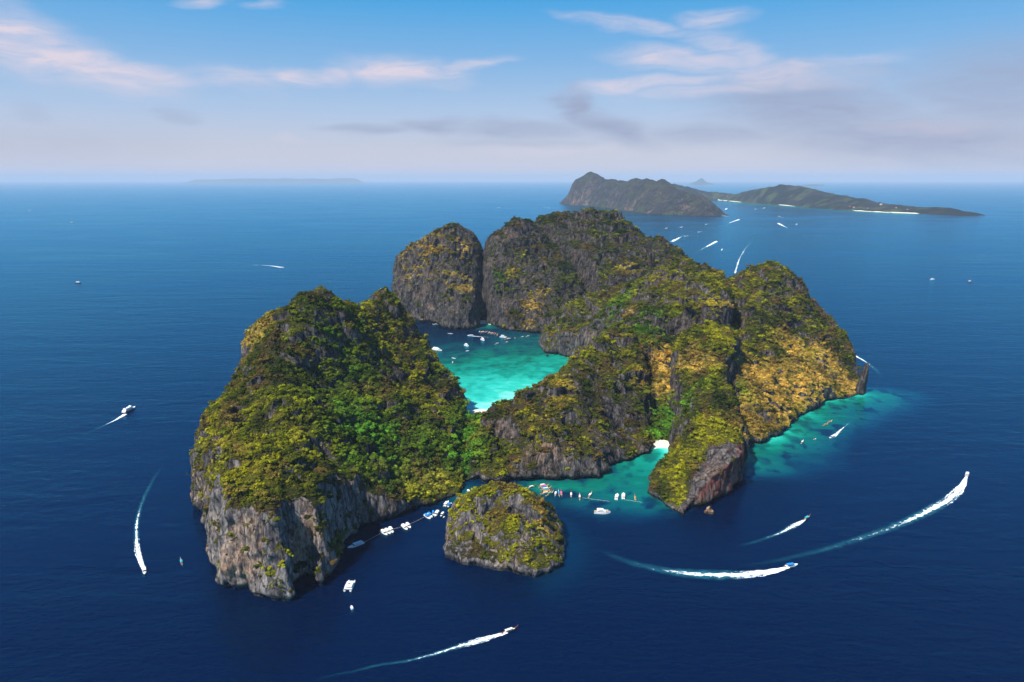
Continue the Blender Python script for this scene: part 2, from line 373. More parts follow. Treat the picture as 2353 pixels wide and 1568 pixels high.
def zone_pts(lst, grid):
    out = []
    for u, v, r, k in lst:
        p = first_hit(u, v, *grid)
        if p is not None: out.append((*p, r, k))
    return out

def zone_val(x, y, z, pts):
    out = np.zeros(len(x), np.float32)
    wx = x + 9 * noise3(x / 16., y / 16., z / 16., 71); wy = y + 9 * noise3(x / 16., y / 16., z / 16., 72)
    for px, py, pz, r, k in pts:
        d2 = ((wx - px) ** 2 + (wy - py) ** 2 + .7 * (z - pz) ** 2) / (r * r)
        out = np.maximum(out, k * np.exp(-d2 * 1.1))
    return out

def cover_tint(x, y, z, zl, zd, zy, seed=0, jitter=.35):
    """colour of the vegetation at points"""
    n1 = fbm(x / 34., y / 34., z / 34., 3, 101)
    n2 = fbm(x / 9., y / 9., z / 9., 2, 131)
    rnd = rng.random(len(x)).astype(np.float32) - .5
    far = np.clip((y - 1380) / 120., 0, 1)
    t = np.clip(.42 + .45 * n1 + .35 * n2 + jitter * rnd + .52 * zy - .22 * far, 0, 1)[:, None]
    c = np.where(t < .5, T_DARK + (T_OLIVE - T_DARK) * t * 2, T_OLIVE + (T_YELLOW - T_OLIVE) * (t * 2 - 1))
    br = np.clip((fbm(x / 20., y / 20., z / 20., 2, 151) + .6 * rnd - .22) * 1.5, 0, .7)[:, None]
    c = c + (T_BROWN - c) * br
    l = np.clip(zl * (1.15 + .5 * n2 + .5 * rnd), 0, 1)[:, None]
    c = c + (T_LUSH * (1 + .8 * n2[:, None]) - c) * l
    d = np.clip(zd * (1.25 + .9 * n2 + .5 * rnd) - .12, 0, 1)[:, None]
    c = c + (T_DRY * (.9 + .35 * rnd[:, None] + .3 * n1[:, None]) - c) * d
    return np.clip(c * (1 + .5 * rnd[:, None]), .004, 1)

# ---------------------------------------------------------------- rock and cover material
def tone_vec(n, t):
    c = n.node('ShaderNodeCombineXYZ')
    for i in range(3): n.put(c.inputs[i], t)
    return c.outputs[0]

def rock_material(name, detail=1.0, warm=1.0):
    m, n = material(name)
    P = n.pos()
    strk = n.noise(n.scale(P, (.16 / detail, .16 / detail, .030 / detail)), 1, 6, .62, .4)
    fine = n.noise(n.scale(P, (.42 / detail, .42 / detail, .16 / detail)), 1, 6, .7)
    big = n.noise(n.scale(P, (.022 / detail, .022 / detail, .020 / detail)), 1, 5, .6, .5)
    base = n.ramp(n.math('ADD', n.math('MULTIPLY', strk, .6), n.math('MULTIPLY', fine, .4)),
                  [(.34, (.012, .012, .017)), (.45, (.066, .057, .058)), (.55, (.175, .150, .140)), (.68, (.38, .33, .28))])
    tone = n.attr('tone')
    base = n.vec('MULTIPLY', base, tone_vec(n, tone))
    tan = n.ramp(fine, [(.30, (.16, .075, .038)), (.5, (.42, .24, .13)), (.70, (.62, .42, .27))])
    vo = n.node('ShaderNodeTexVoronoi', feature='DISTANCE_TO_EDGE'); n.put(vo.inputs['Vector'], n.vec('ADD', n.scale(P, (.11 / detail, .11 / detail, .042 / detail)), n.vec('MULTIPLY', n.vec('SUBTRACT', n.node('ShaderNodeTexNoise').outputs['Color'], (.5, .5, .5)), (.0, .0, .0)))); n.put(vo.inputs['Scale'], 1.0); n.put(vo.inputs['Randomness'], 1.0)
    crack = n.map(n.math('ADD', vo.outputs['Distance'], n.math('MULTIPLY', n.math('SUBTRACT', fine, .5), .25)), 0., .10, 0, 1, True)
    base = n.vec('MULTIPLY', base, tone_vec(n, n.map(crack, 0, 1, .42, 1.05)))
    warmth = n.attr('warm')
    wf = n.math('MULTIPLY', n.map(n.math('ADD', n.math('MULTIPLY', big, .8), n.math('MULTIPLY', fine, .35)), .60, .72, 0, 1, True), n.math('ADD', n.math('MULTIPLY', warmth, .95), .12 * warm), clamp=True)
    col = n.mix(wf, base, tan)
    red = n.ramp(strk, [(.35, (.07, .022, .018)), (.6, (.30, .10, .07)), (.75, (.42, .20, .14))])
    col = n.mix(n.math('MULTIPLY', n.attr('red'), n.map(big, .35, .55, .7, 1.), clamp=True), col, red)
    sp = n.node('ShaderNodeSeparateXYZ'); n.put(sp.inputs[0], P)
    wet = n.map(n.math('ADD', sp.outputs[2], n.math('MULTIPLY', n.math('SUBTRACT', fine, .5), 4.0)), 1.2, 3.8, .28, 1, True)
    col = n.vec('MULTIPLY', col, tone_vec(n, wet))
    cov = n.node('ShaderNodeAttribute', attribute_name='cover')
    edge = n.noise(n.scale(P, (.30 / detail, .30 / detail, .30 / detail)), 1, 5, .65)
    leafy = n.noise(n.scale(P, (.9 / detail, .9 / detail, .9 / detail)), 1, 4, .7)
    cf = n.map(n.math('ADD', cov.outputs['Alpha'], n.math('MULTIPLY', n.math('SUBTRACT', edge, .5), 1.5)), .42, .58, 0, 1, True)
    cc = n.mix(1, cov.outputs['Color'], n.ramp(leafy, [(.3, (.45, .45, .45)), (.5, (.9, .9, .9)), (.7, (1.5, 1.5, 1.5))]), 'MULTIPLY')
    col = n.mix(cf, col, cc)
    b = n.bump(n.math('ADD', n.math('MULTIPLY', strk, .7), n.math('ADD', n.math('MULTIPLY', fine, .5), n.math('MULTIPLY', leafy, n.math('ADD', n.math('MULTIPLY', cf, .3), 0.)))), 5.5 * detail, 1.0)
    finish(n, principled(n, col, .92, .12, b))
    return m

ROCK = rock_material('limestone_with_cover')

# ---------------------------------------------------------------- island bodies
def solid_remesh(X, Y, Hm, voxel):
    ny, nx = X.shape
    top = np.stack([X, Y, Hm], -1).reshape(-1, 3); bot = top.copy(); bot[:, 2] = -14
    n = len(top); f = grid_faces(nx, ny)
    per = np.concatenate([np.arange(nx - 1), np.arange(ny - 1) * nx + nx - 1, (ny - 1) * nx + np.arange(nx - 1, 0, -1), np.arange(ny - 1, 0, -1) * nx])
    pn = np.roll(per, -1)
    side = np.stack([pn, per, per + n, pn + n], -1)
    me = np_mesh('solid', np.concatenate([top, bot]), np.concatenate([f, f[:, ::-1] + n, side]))
    o = bpy.data.objects.new('solid', me); C.objects.link(o)
    md = o.modifiers.new('r', 'REMESH'); md.mode = 'VOXEL'; md.voxel_size = voxel; md.adaptivity = 0
    dg = bpy.context.evaluated_depsgraph_get(); ev = o.evaluated_get(dg)
    m2 = bpy.data.meshes.new_from_object(ev)
    nv = len(m2.vertices); V = np.empty(nv * 3, np.float32); m2.vertices.foreach_get('co', V); V = V.reshape(-1, 3)
    nl = len(m2.loops); L = np.empty(nl, np.int32); m2.loops.foreach_get('vertex_index', L)
    F = L.reshape(-1, 4)
    bpy.data.objects.remove(o); bpy.data.meshes.remove(me); bpy.data.meshes.remove(m2)
    keep = V[F][:, :, 2].max(1) > -3.5
    F = F[keep]
    used = np.zeros(nv, bool); used[F.ravel()] = True
    remap = np.cumsum(used) - 1
    return V[used], remap[F].astype(np.int32)

def vnormals(V, F):
    a, b = V[F[:, 2]] - V[F[:, 0]], V[F[:, 3]] - V[F[:, 1]]
    fn = np.cross(a, b)
    nn = np.zeros_like(V)
    for k in range(4):
        for c in range(3): nn[:, c] += np.bincount(F[:, k], fn[:, c], len(V))
    return nn / (np.linalg.norm(nn, axis=1, keepdims=True) + 1e-9), fn

def carve(V, Nn, k=1.0):
    """give cliffs ledges, flutes and a sea notch; gives slopes crags"""
    x, y, z = V.T
    steep = np.clip((.75 - np.abs(Nn[:, 2])) / .45, 0, 1)
    h = np.stack([Nn[:, 0], Nn[:, 1], np.zeros(len(V))], 1); h /= np.linalg.norm(h, axis=1, keepdims=True) + 1e-6
    flute = 1 - np.abs(fbm(x / 13. , y / 13., z / 60., 3, 201)) * 1.4
    lump = fbm(x / 24., y / 24., z / 30., 4, 221)
    small = fbm(x / 6., y / 6., z / 12., 3, 241)
    d = steep * (3.2 * flute + 4.2 * lump + 1.5 * small - 1.5)
    notch = np.exp(-((z - .5) / 3.2) ** 2) * np.clip(steep * 1.3, 0, 1)
    d = d - 4.5 * notch + steep * 1.6 * np.exp(-((z - 9) / 6.) ** 2)
    V = V + h * (d * k)[:, None]
    up = fbm(V[:, 0] / 15., V[:, 1] / 15., V[:, 2] / 15., 4, 261)
    V[:, 2] += (1 - steep) * k * (2.4 * up) * np.clip((z - 1) / 8., 0, 1)
    return V

GST = 2.5
gx_, gy_ = np.arange(-430, 672, GST), np.arange(486, 2118, GST)
GX, GY = np.meshgrid(gx_, gy_)
H_main = land_height(GX, GY, MASSIFS)
H_islet = land_height(GX, GY, ISLET)
H_both = np.maximum(H_main, H_islet)
GRID = (gx_[0], gy_[0], GST, H_both)
ZL, ZD, ZY = zone_pts(LUSH, GRID), zone_pts(DRY, GRID), zone_pts(YELLOW, GRID)

DENS = {'headland': .84, 'centre': .66, 'fin': .84, 'ridge': .66, 'shoulder': .84, 'dome': .54, 'west_dome': .54, 'summit': .78, 'east_dome': .62, 'core': .6, 'saddle': .95, 'valley': .95, 'isthmus': 1.0, 'islet': .58}
SLOPE = dict.fromkeys(DENS, .33); SLOPE.update(headland=.20, fin=.26, shoulder=.27, saddle=.2, valley=.2, isthmus=.2, centre=.30, summit=.24, east_dome=.26)
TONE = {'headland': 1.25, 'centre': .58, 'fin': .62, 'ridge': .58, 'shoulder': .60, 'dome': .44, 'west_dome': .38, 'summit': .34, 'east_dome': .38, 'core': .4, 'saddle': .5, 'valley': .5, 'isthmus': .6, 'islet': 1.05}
def nearest_of(x, y, table):
    base = np.full(len(x), .5, np.float32); bestd = np.full(len(x), -1e9)
    for name, m in list(MASSIFS.items()) + list(ISLET.items()):
        d = poly_dist(x, y, m['poly']); s = d > bestd
        base[s] = table[name]; bestd[s] = d[s]
    return base
def density(x, y, z, nz, zl, zd, zy):
    base = nearest_of(x, y, DENS)
    n = .6 * fbm(x / 22., y / 22., z / 22., 3, 301)
    slope = np.clip((nz - nearest_of(x, y, SLOPE)) / .34, 0, 1)
    v = slope * (base + .35 * n * (1.3 - base) * 2) + .25 * np.maximum(zl, zy) * np.clip((nz - .25) / .3, 0, 1) + .45 * zd * np.clip((nz - .2) / .3, 0, 1)
    v = v - 1.2 * np.clip((x - (170 + (y - 662) * .70)) / 10., 0, 1) * (y < 742) * (y > 640) * (x > 150) * (z < 56)
    v = v - .9 * np.exp(-(np.maximum(z, 0) / 4.) ** 2) * (zl < .5)
    return np.clip(v, 0, 1).astype(np.float32)

def dress(me, V, Nn):
    x, y, z = V.T
    zl, zd, zy = zone_val(x, y, z, ZL), zone_val(x, y, z, ZD), zone_val(x, y, z, ZY)
    den = density(x, y, z, Nn[:, 2], zl, zd, zy)
    tint = cover_tint(x, y, z, zl, zd, zy, jitter=.12) * .34 + np.array((.012, .008, .004))
    tint = np.where(zd[:, None] > .25, tint * 2.4, tint)
    add_attr(me, 'cover', np.concatenate([tint, den[:, None]], 1), 'FLOAT_COLOR')
    # where the limestone is stained warm: the sea cliffs that face west and the foot of the near headland
    warm = .75 * np.clip(1.25 - np.hypot((x + 215) / 90, (y - 540) / 80), 0, 1) * np.clip(1.2 - z / 80., .25, 1) + .8 * np.exp(-((x + 340) / 30) ** 2 - ((y - 690) / 50) ** 2) \
        + .8 * np.exp(-((x + 235) / 50) ** 2 - ((y - 1690) / 40) ** 2 - (z / 45) ** 2) + .35 * np.exp(-((x - 0) / 60) ** 2 - ((y - 600) / 60) ** 2) + .35 * np.exp(-((x - 60) / 70) ** 2 - ((y - 780) / 60) ** 2)
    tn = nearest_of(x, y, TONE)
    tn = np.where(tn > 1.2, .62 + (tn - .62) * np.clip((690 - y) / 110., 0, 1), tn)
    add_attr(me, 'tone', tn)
    add_attr(me, 'warm', np.clip(warm, 0, 1))
    red = np.exp(-((x - 235) / 46) ** 2 - ((y - 712) / 50) ** 2) * np.clip(Nn[:, 0] * 2.2 - .2, 0, 1) * (z < 62)
    add_attr(me, 'red', np.clip(red * 1.9, 0, 1))
    return zl, zd, zy, den

def island(name, X, Y, Hm, voxel, k, shear=None):
    V, F = solid_remesh(X, Y, Hm, voxel)
    Nn, _ = vnormals(V, F)
    V = carve(V, Nn, k)
    if shear is not None: V = shear(V)
    Nn, fn = vnormals(V, F)
    me = np_mesh(name, V, F, True)
    fields = dress(me, V, Nn)
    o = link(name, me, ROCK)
    return o, V, F, Nn, fields

def lean(V):
    """the tip of the right fin leans out over the water"""
    x, y, z = V.T
    g = np.exp(-((x - 230) / 45) ** 2 - ((y - 715) / 50) ** 2) * np.clip((x - (175 + (y - 662) * .75)) / 25., 0, 1)
    V = V.copy(); V[:, 0] += g * np.clip(z - 4, 0, 60) * .30; V[:, 1] -= g * np.clip(z - 4, 0, 60) * .12
    return V

main_island, MV, MF, MN, mfld = island('limestone_island', GX, GY, H_main, 2.2, 1.0, lean)
tag(main_island, 'large jungle covered limestone island ringed by cliffs round a turquoise bay', 'island')
ix = (gx_ > -90) & (gx_ < 80); iy = (gy_ > 530) & (gy_ < 700)
ixg, iyg = np.meshgrid(np.arange(-90, 80, 1.25), np.arange(530, 700, 1.25))
rock_islet, IV, IF, IN, ifld = island('rock_islet', ixg, iyg, land_height(ixg, iyg, ISLET), 1.2, .62)
tag(rock_islet, 'small round rock islet with yellow green shrubs standing alone in front of the inlet', 'islet')
# ---------------------------------------------------------------- sea
def axis_pts(lo, hi, step, far_lo, far_hi, extra=()):
    a = list(np.arange(lo, hi + step, step)); s = step
    while a[-1] < far_hi: s *= 1.12; a.append(a[-1] + s)
    s = step
    while a[0] > far_lo: s *= 1.12; a.insert(0, a[0] - s)
    a = np.array(a)
    for (e0, e1, st) in extra:
        a = np.concatenate([a[(a < e0) | (a > e1)], np.arange(e0, e1, st)])
    return np.unique(np.round(a, 3))
SX = axis_pts(-340, 720, 4.0, -90000, 90000, [(1500, 5200, 80.)])
SY = axis_pts(560, 1640, 4.0, -3000, 90000, [(6000, 12500, 80.)])
sx, sy = np.meshgrid(SX, SY)
fx_, fy_ = sx.ravel(), sy.ravel()
def sstep(a, b, v): t = np.clip((v - a) / (b - a), 0, 1); return t * t * (3 - 2 * t)
def shallows(x, y):
    s = np.zeros(len(x), np.float32)
    near = (x > -500) & (x < 800) & (y > 450) & (y < 1800)
    px, py = x[near], y[near]
    n = fbm(px / 60., py / 60., .5, 4, 401); n2 = fbm(px / 18., py / 26., 1.5, 3, 411)
    v = np.zeros(len(px))
    dl = poly_dist(px, py, MASSIFS['headland']['poly'])
    bay = (px > -230) & (px < 190) & (py > 930) & (py < 1680)
    # the bay: pale sand by the beach, deep towards its mouth on the left
    q = (py - 985) + 45 * n + 16 * n2 - .35 * np.clip(px, -120, 130)
    b = np.interp(q, [-40, 8, 30, 70, 130, 210, 300, 370, 440, 530, 640], [1.0, .97, .91, .845, .765, .69, .57, .40, .22, .08, 0])
    b = b + .08 * np.exp(-((px - 8 + 20 * n2) / 42) ** 2 - ((py - 1105) / 62) ** 2)
    side = np.clip(.26 - .0016 * np.maximum(0, (py - 1500)), 0, .3) * sstep(-110, 10, px - (py - 1450) * .05)
    b = np.maximum(b, side * (1 + .25 * n) + .12 * np.exp(-((px + 30) ** 2 + (py - 1640) ** 2) / 45 ** 2))
    b = np.maximum(b, np.interp(np.hypot(px + 72, py - 1668), [0, 12, 40, 95], [1, .7, .4, .0]))
    v = np.where(bay, np.maximum(v, b), v)
    # the inlet with its little beach
    t = np.hypot(px - 212, py - 858)
    inl = np.interp(t + 12 * n, [0, 14, 30, 60, 110, 160, 195, 235, 300], [1, .84, .68, .52, .41, .36, .28, .13, 0])
    inl = inl * sstep(-30, 40, px - 0) * sstep(640, 700, py + 14 * n) * sstep(14, -10, px - (178 + (py - 662) * .62))
    foot = .42 * sstep(36, 4, np.abs(py - 735 - .02 * px)) * sstep(-10, 30, px) * sstep(160, 110, px)
    v = np.where((py > 600) & (py < 870) & (px < 262), np.maximum(v, np.maximum(inl, foot)), v)
    ch = .24 * np.exp(-((px + 50) / 34) ** 2 - ((py - 715) / 34) ** 2)
    v = np.maximum(v, ch)
    # reef flat along the right coast
    ds = -poly_dist(px, py, MASSIFS['shoulder']['poly'])
    rr = np.interp(ds + 14 * n, [-5, 2, 12, 28, 50, 78, 105], [.70, .64, .52, .40, .28, .12, 0.]) * sstep(735, 800, py) * sstep(1150, 1075, py) * sstep(250, 275, px + (py - 760) * .2)
    tip = .26 * np.exp(-((px - 588) / 34) ** 2 - ((py - 1052) / 22) ** 2)
    v = np.maximum(v, np.maximum(rr, tip))
    # reef patches darken the middle depths
    reef = sstep(.05, .5, fbm(px / 17., py / 24., 2.5, 3, 421) + .35 * n)
    mid = sstep(.10, .30, v) * sstep(.88, .62, v)
    inbay = bay & (py > 930)
    v = v - reef * mid * np.where(inbay, .10, .20)
    v = np.maximum(v, .07 * np.exp(-(np.maximum(0, -poly_dist(px, py, ISLET['islet']['poly'])) / 22.) ** 2) * sstep(0, 40, px))
    s[near] = v
    return np.clip(s, 0, 1)
shal = shallows(fx_, fy_)
# pale water along the far green island
p0, p1 = np.array(sea_pt(1690, 466)), np.array(sea_pt(2080, 491))
tt = np.clip(((fx_ - p0[0]) * (p1 - p0)[0] + (fy_ - p0[1]) * (p1 - p0)[1]) / ((p1 - p0) @ (p1 - p0)), 0, 1)
dd = np.hypot(fx_ - p0[0] - tt * (p1 - p0)[0], fy_ - p0[1] - tt * (p1 - p0)[1])
shal = np.maximum(shal, .62 * np.exp(-(dd / 330.) ** 2))
sea_me = np_mesh('sea', np.stack([fx_, fy_, np.zeros(len(fx_))], 1), grid_faces(len(SX), len(SY)))
add_attr(sea_me, 'shallow', shal)
m, n = material('sea_water'); P = n.pos()
sh = n.attr('shallow')
ripple = n.noise(n.scale(P, (.045, .065, 1)), 1, 4, .6)
shn = n.math('ADD', sh, n.math('MULTIPLY', n.math('MULTIPLY', n.math('SUBTRACT', ripple, .5), .30), n.map(sh, .08, .35)))
wcol = n.ramp(shn, [(0, (.0001, .0042, .0225)), (.10, (.0004, .019, .046)), (.24, (.0010, .066, .078)), (.42, (.001, .125, .088)), (.60, (.003, .245, .175)), (.78, (.025, .47, .36)), (.90, (.17, .66, .53)), (1, (.68, .70, .54))])
# broad slicks and current lines
slick = n.noise(n.scale(P, (.0011, .0042, 1)), 1, 5, .55, 1.2)
wv1 = n.noise(n.scale(P, (.030, .075, 1)), 1, 3, .55, .4)
wv2 = n.noise(n.scale(P, (.11, .23, 1)), 1, 4, .6, .3)
wv3 = n.noise(n.scale(P, (.0045, .016, 1)), 1, 3, .5, .5)
hgt = n.math('ADD', n.math('MULTIPLY', wv1, 1.1), n.math('ADD', n.math('MULTIPLY', wv2, .55), n.math('MULTIPLY', wv3, 2.0)))
nb = n.bump(hgt, 1.3, n.map(slick, .38, .64, .55, 1.0))
wd_ = n.node('ShaderNodeBsdfDiffuse'); n.put(wd_.inputs['Color'], wcol); n.put(wd_.inputs['Normal'], nb)
wg = n.node('ShaderNodeBsdfGlossy'); n.put(wg.inputs['Color'], (.12, .71, 1.0, 1)); n.put(wg.inputs['Roughness'], n.map(slick, .35, .65, .06, .20)); n.put(wg.inputs['Normal'], nb)
fr = n.node('ShaderNodeFresnel'); n.put(fr.inputs['IOR'], 1.33); n.put(fr.inputs['Normal'], nb)
wm = n.node('ShaderNodeMixShader'); n.put(wm.inputs[0], n.math('MULTIPLY', fr.outputs[0], .92)); n.t.links.new(wd_.outputs[0], wm.inputs[1]); n.t.links.new(wg.outputs[0], wm.inputs[2])
finish(n, wm.outputs[0])
SEA = m
sea = link('sea', sea_me, SEA); sea['kind'] = 'structure'

# ---------------------------------------------------------------- haze over the sea
m, n = material('haze_air')
pv = n.node('ShaderNodeVolumePrincipled')
n.put(pv.inputs['Color'], (.60, .72, .86)); n.put(pv.inputs['Density'], 2.6e-5); n.put(pv.inputs['Anisotropy'], 0.0)
finish(n, None, pv.outputs[0])
hv = np.array([(x, y, z) for z in (-7, 800) for y in (-4000, 96000) for x in (-96000, 96000)], float)
hz = link('haze', np_mesh('haze', hv, np.array([(0, 2, 3, 1), (4, 5, 7, 6), (0, 1, 5, 4), (2, 6, 7, 3), (0, 4, 6, 2), (1, 3, 7, 5)])), m); hz['kind'] = 'stuff'

# ---------------------------------------------------------------- beaches
m, n = material('pale_sand'); P = n.pos()
finish(n, principled(n, n.ramp(n.noise(n.scale(P, (.12, .12, .12)), 1, 5, .6), [(.3, (.62, .52, .36)), (.6, (.80, .72, .55))]), .95, .1))
SAND = m
def beach(line, width, rise, label):
    """a strip of sand rising gently from the water along a line"""
    L = np.array(line, float); t = np.linspace(0, len(L) - 1, 40); idx = np.arange(len(L))
    cx, cy = np.interp(t, idx, L[:, 0]), np.interp(t, idx, L[:, 1])
    tx, ty = np.gradient(cx), np.gradient(cy); ln = np.hypot(tx, ty); nx, ny = -ty / ln, tx / ln
    vs = []
    for k, f in enumerate(np.linspace(0, 1, 9)):
        wob = 1.5 * noise3(cx / 9., cy / 9., 3., 77)
        vs.append(np.stack([cx + nx * (f * width + wob), cy + ny * (f * width + wob), -.5 + rise * f + .15 * noise3(cx / 5., cy / 5., f * 6., 78)], 1))
    o = link('beach', np_mesh('beach', np.concatenate(vs), grid_faces(40, 9), True), SAND); o['kind'] = 'structure'
    return o
beach([(16, 1010), (-20, 1020), (-45, 1012), (-76, 996)], 44, 4.5, '')
beach([(178, 838), (190, 850), (206, 853), (228, 850)], 30, 4.5, '')
beach([(-54, 1646), (-66, 1662), (-90, 1658)], -26, 4.0, '')

# ---------------------------------------------------------------- foliage templates
def clump(seed, nleaf, lobes, flat, leaf, trunk=True, droop=0.):
    r = np.random.default_rng(seed)
    cen = r.normal(0, .42, (lobes, 3)); cen[:, 2] = np.abs(cen[:, 2]) * .7 + .15; rad = r.uniform(.38, .68, lobes)
    V, F = [], []
    k = r.integers(0, lobes, nleaf)
    d = r.normal(0, 1, (nleaf, 3)); d[:, 2] = np.where(r.random(nleaf) < .8, np.abs(d[:, 2]), d[:, 2]); d /= np.linalg.norm(d, axis=1, keepdims=True)
    p = cen[k] + d * (rad[k] * r.uniform(.75, 1.08, nleaf))[:, None]
    nn = d + r.normal(0, .26, (nleaf, 3)); nn[:, 2] += .1; nn /= np.linalg.norm(nn, axis=1, keepdims=True)
    a = np.cross(nn, r.normal(0, 1, (nleaf, 3))); a /= np.linalg.norm(a, axis=1, keepdims=True); b = np.cross(nn, a)
    s = leaf * r.uniform(.6, 1.35, nleaf)[:, None]; s2 = s * r.uniform(.5, .9, nleaf)[:, None]
    q = np.stack([p - a * s, p - b * s2 - nn * .06, p + a * s, p + b * s2 - nn * .06], 1)
    q[:, :, 2] = q[:, :, 2] * flat
    V.append(q.reshape(-1, 3)); F.append(np.arange(nleaf * 4).reshape(-1, 4))
    if trunk:
        base = nleaf * 4
        ring = lambda z, rr, ox, oy: [(ox + rr * math.cos(t), oy + rr * math.sin(t), z) for t in (0, 1.57, 3.14, 4.71)]
        lv = [ring(-.55, .09, 0, 0), ring(.1, .07, .03, .02), ring(.55, .03, .1, .06)]
        V.append(np.array(sum(lv, []))); ff = []
        for L in range(2):
            for t in range(4): ff.append((base + L * 4 + t, base + L * 4 + (t + 1) % 4, base + L * 4 + 4 + (t + 1) % 4, base + L * 4 + 4 + t))
        F.append(np.array(ff))
    return np.concatenate(V), np.concatenate(F)
def tuft(seed, nb=40):
    r = np.random.default_rng(seed); V = []
    for i in range(nb):
        t = r.uniform(0, 6.28); rr = r.uniform(0, .9); x, y = rr * math.cos(t), rr * math.sin(t); h = r.uniform(.25, .6); lx, ly = r.normal(0, .28, 2); wx, wy = r.normal(0, .16, 2)
        V += [(x - wx, y - wy, -.2), (x + wx, y + wy, -.2), (x + lx + wx, y + ly + wy, h), (x + lx - wx, y + ly - wy, h)]
    return np.array(V), np.arange(nb * 4).reshape(-1, 4)

def leaf_material(name, indiv):
    m, n = material(name); P = n.pos()
    if indiv:
        col = n.node('ShaderNodeObjectInfo').outputs['Color']
    else:
        col = n.attr('tint', 'INSTANCER', 'Color')
    v = n.noise(n.scale(P, (.55, .55, .55)), 1, 3, .6)
    c = n.mix(1, col, n.ramp(v, [(.3, (.55, .55, .6)), (.5, (1, 1, 1)), (.7, (1.45, 1.4, 1.2))]), 'MULTIPLY')
    d = n.node('ShaderNodeBsdfDiffuse'); n.put(d.inputs['Color'], c)
    t = n.node('ShaderNodeBsdfTranslucent'); n.put(t.inputs['Color'], c)
    mx = n.node('ShaderNodeMixShader'); n.put(mx.inputs[0], .22); n.t.links.new(d.outputs[0], mx.inputs[1]); n.t.links.new(t.outputs[0], mx.inputs[2])
    finish(n, mx.outputs[0])
    return m
LEAF_MASS, LEAF_TREE = leaf_material('leaves_of_the_cover', False), leaf_material('leaves_of_trees', True)
SHAPES = [clump(s, nl, lb, fl, lf) for s, nl, lb, fl, lf in [(1, 110, 4, .85, .24), (2, 120, 5, .75, .23), (3, 100, 3, 1.0, .25), (4, 130, 6, .7, .22), (5, 110, 4, .95, .24)]] + [tuft(9), tuft(10)]
KINDS_TREE = 5

def scatter(V, F, Nn, fld, per_m2, rmin, rmax, seed):
    r = np.random.default_rng(seed)
    a, b = V[F[:, 2]] - V[F[:, 0]], V[F[:, 3]] - V[F[:, 1]]
    fn = np.cross(a, b); area = .5 * np.linalg.norm(fn, axis=1); fn /= np.linalg.norm(fn, axis=1, keepdims=True) + 1e-9
    cen = V[F].mean(1)
    zl, zd, zy, den = (q[F].mean(1) for q in fld)
    edge = den + .55 * fbm(cen[:, 0] / 7., cen[:, 1] / 7., cen[:, 2] / 7., 3, 501)
    wgt = area * np.clip((edge - .45) / .3, 0, 1) * (cen[:, 2] > 2.2)
    cnt = r.poisson(wgt * per_m2)
    idx = np.repeat(np.arange(len(F)), cnt)
    w4 = r.dirichlet((1, 1, 1, 1), len(idx))
    P = (V[F[idx]] * w4[:, :, None]).sum(1)
    return P, fn[idx], zl[idx], zd[idx], zy[idx], r

pts = []
for (V, F, Nn, fld, pm, rmin, rmax, sd) in [(MV, MF, MN, mfld, .215, .85, 1.95, 21), (IV, IF, IN, ifld, .34, .7, 1.7, 22)]:
    P, fn, zl, zd, zy, r = scatter(V, F, Nn, fld, pm, rmin, rmax, sd)
    size = rmin * .72 + (rmax * 1.35 - rmin * .72) * r.random(len(P)) ** 2.6
    size *= np.exp(.34 * r.normal(0, 1, len(P)))
    size *= 1 + .95 * np.clip(zl, 0, 1) - .12 * zy
    size *= 1 + .22 * fbm(P[:, 0] / 40., P[:, 1] / 40., P[:, 2] / 40., 2, 511)
    size *= np.interp(P[:, 1], [900, 1700], [1.0, 1.25])
    tint = cover_tint(P[:, 0], P[:, 1], P[:, 2], zl, zd, zy, jitter=.34)
    isdry = (zd * (1.2 + .8 * (r.random(len(P)) - .5)) > .45)
    kind = np.where(isdry, KINDS_TREE + r.integers(0, 2, len(P)), r.integers(0, KINDS_TREE, len(P)))
    size = np.where(isdry, size * .9, size)
    pts.append((P + fn * (size * .10)[:, None] + np.array((0, 0, .12)) * size[:, None], size, tint, kind, fn))
P, S, T, K, FN = (np.concatenate([q[i] for q in pts]) for i in range(5))
S = np.clip(S, .6, 6.)
tocam = np.array((0, 0, 350.)) - P; dist = np.linalg.norm(tocam, axis=1)
facing = (FN * tocam).sum(1) / dist
app = np.where((facing > .25) & (K < KINDS_TREE), S / dist, 0)
chosen = np.zeros(len(P), bool); chosen[np.argsort(-app)[:298]] = True
print('foliage', len(P))

# nearest trees and bushes, one object each
tree_me = []
m, n = material('bark'); finish(n, principled(n, (.16, .11, .07), .9, .1)); BARK = m
for i in range(KINDS_TREE):
    V, F = SHAPES[i]; nl = len(F) - 8
    crown = np_mesh('crown', V[:nl * 4], F[:nl]); crown.materials.append(LEAF_TREE)
    trunk = np_mesh('trunk', V[nl * 4:], F[nl:] - nl * 4); trunk.materials.append(BARK); tree_me.append((crown, trunk))
def tree_obj(name, p, s, k, col, label, cat, group):
    o = bpy.data.objects.new(name, None); C.objects.link(o); o.empty_display_size = .5
    o.location = p; o.rotation_euler = (random.uniform(-.15, .15), random.uniform(-.15, .15), random.uniform(0, 6.28)); o.scale = (s * random.uniform(.9, 1.12), s * random.uniform(.9, 1.12), s)
    c, t = (bpy.data.objects.new(nm, me) for nm, me in zip(('crown', 'trunk'), tree_me[int(k)]))
    for q in (c, t): C.objects.link(q); q.parent = o
    c.color = (*[float(q) for q in col], 1)
    return tag(o, label, cat, group)
isl_d = poly_dist(P[:, 0], P[:, 1], [(x * 1.0, y) for x, y in ISLET['islet']['poly']])
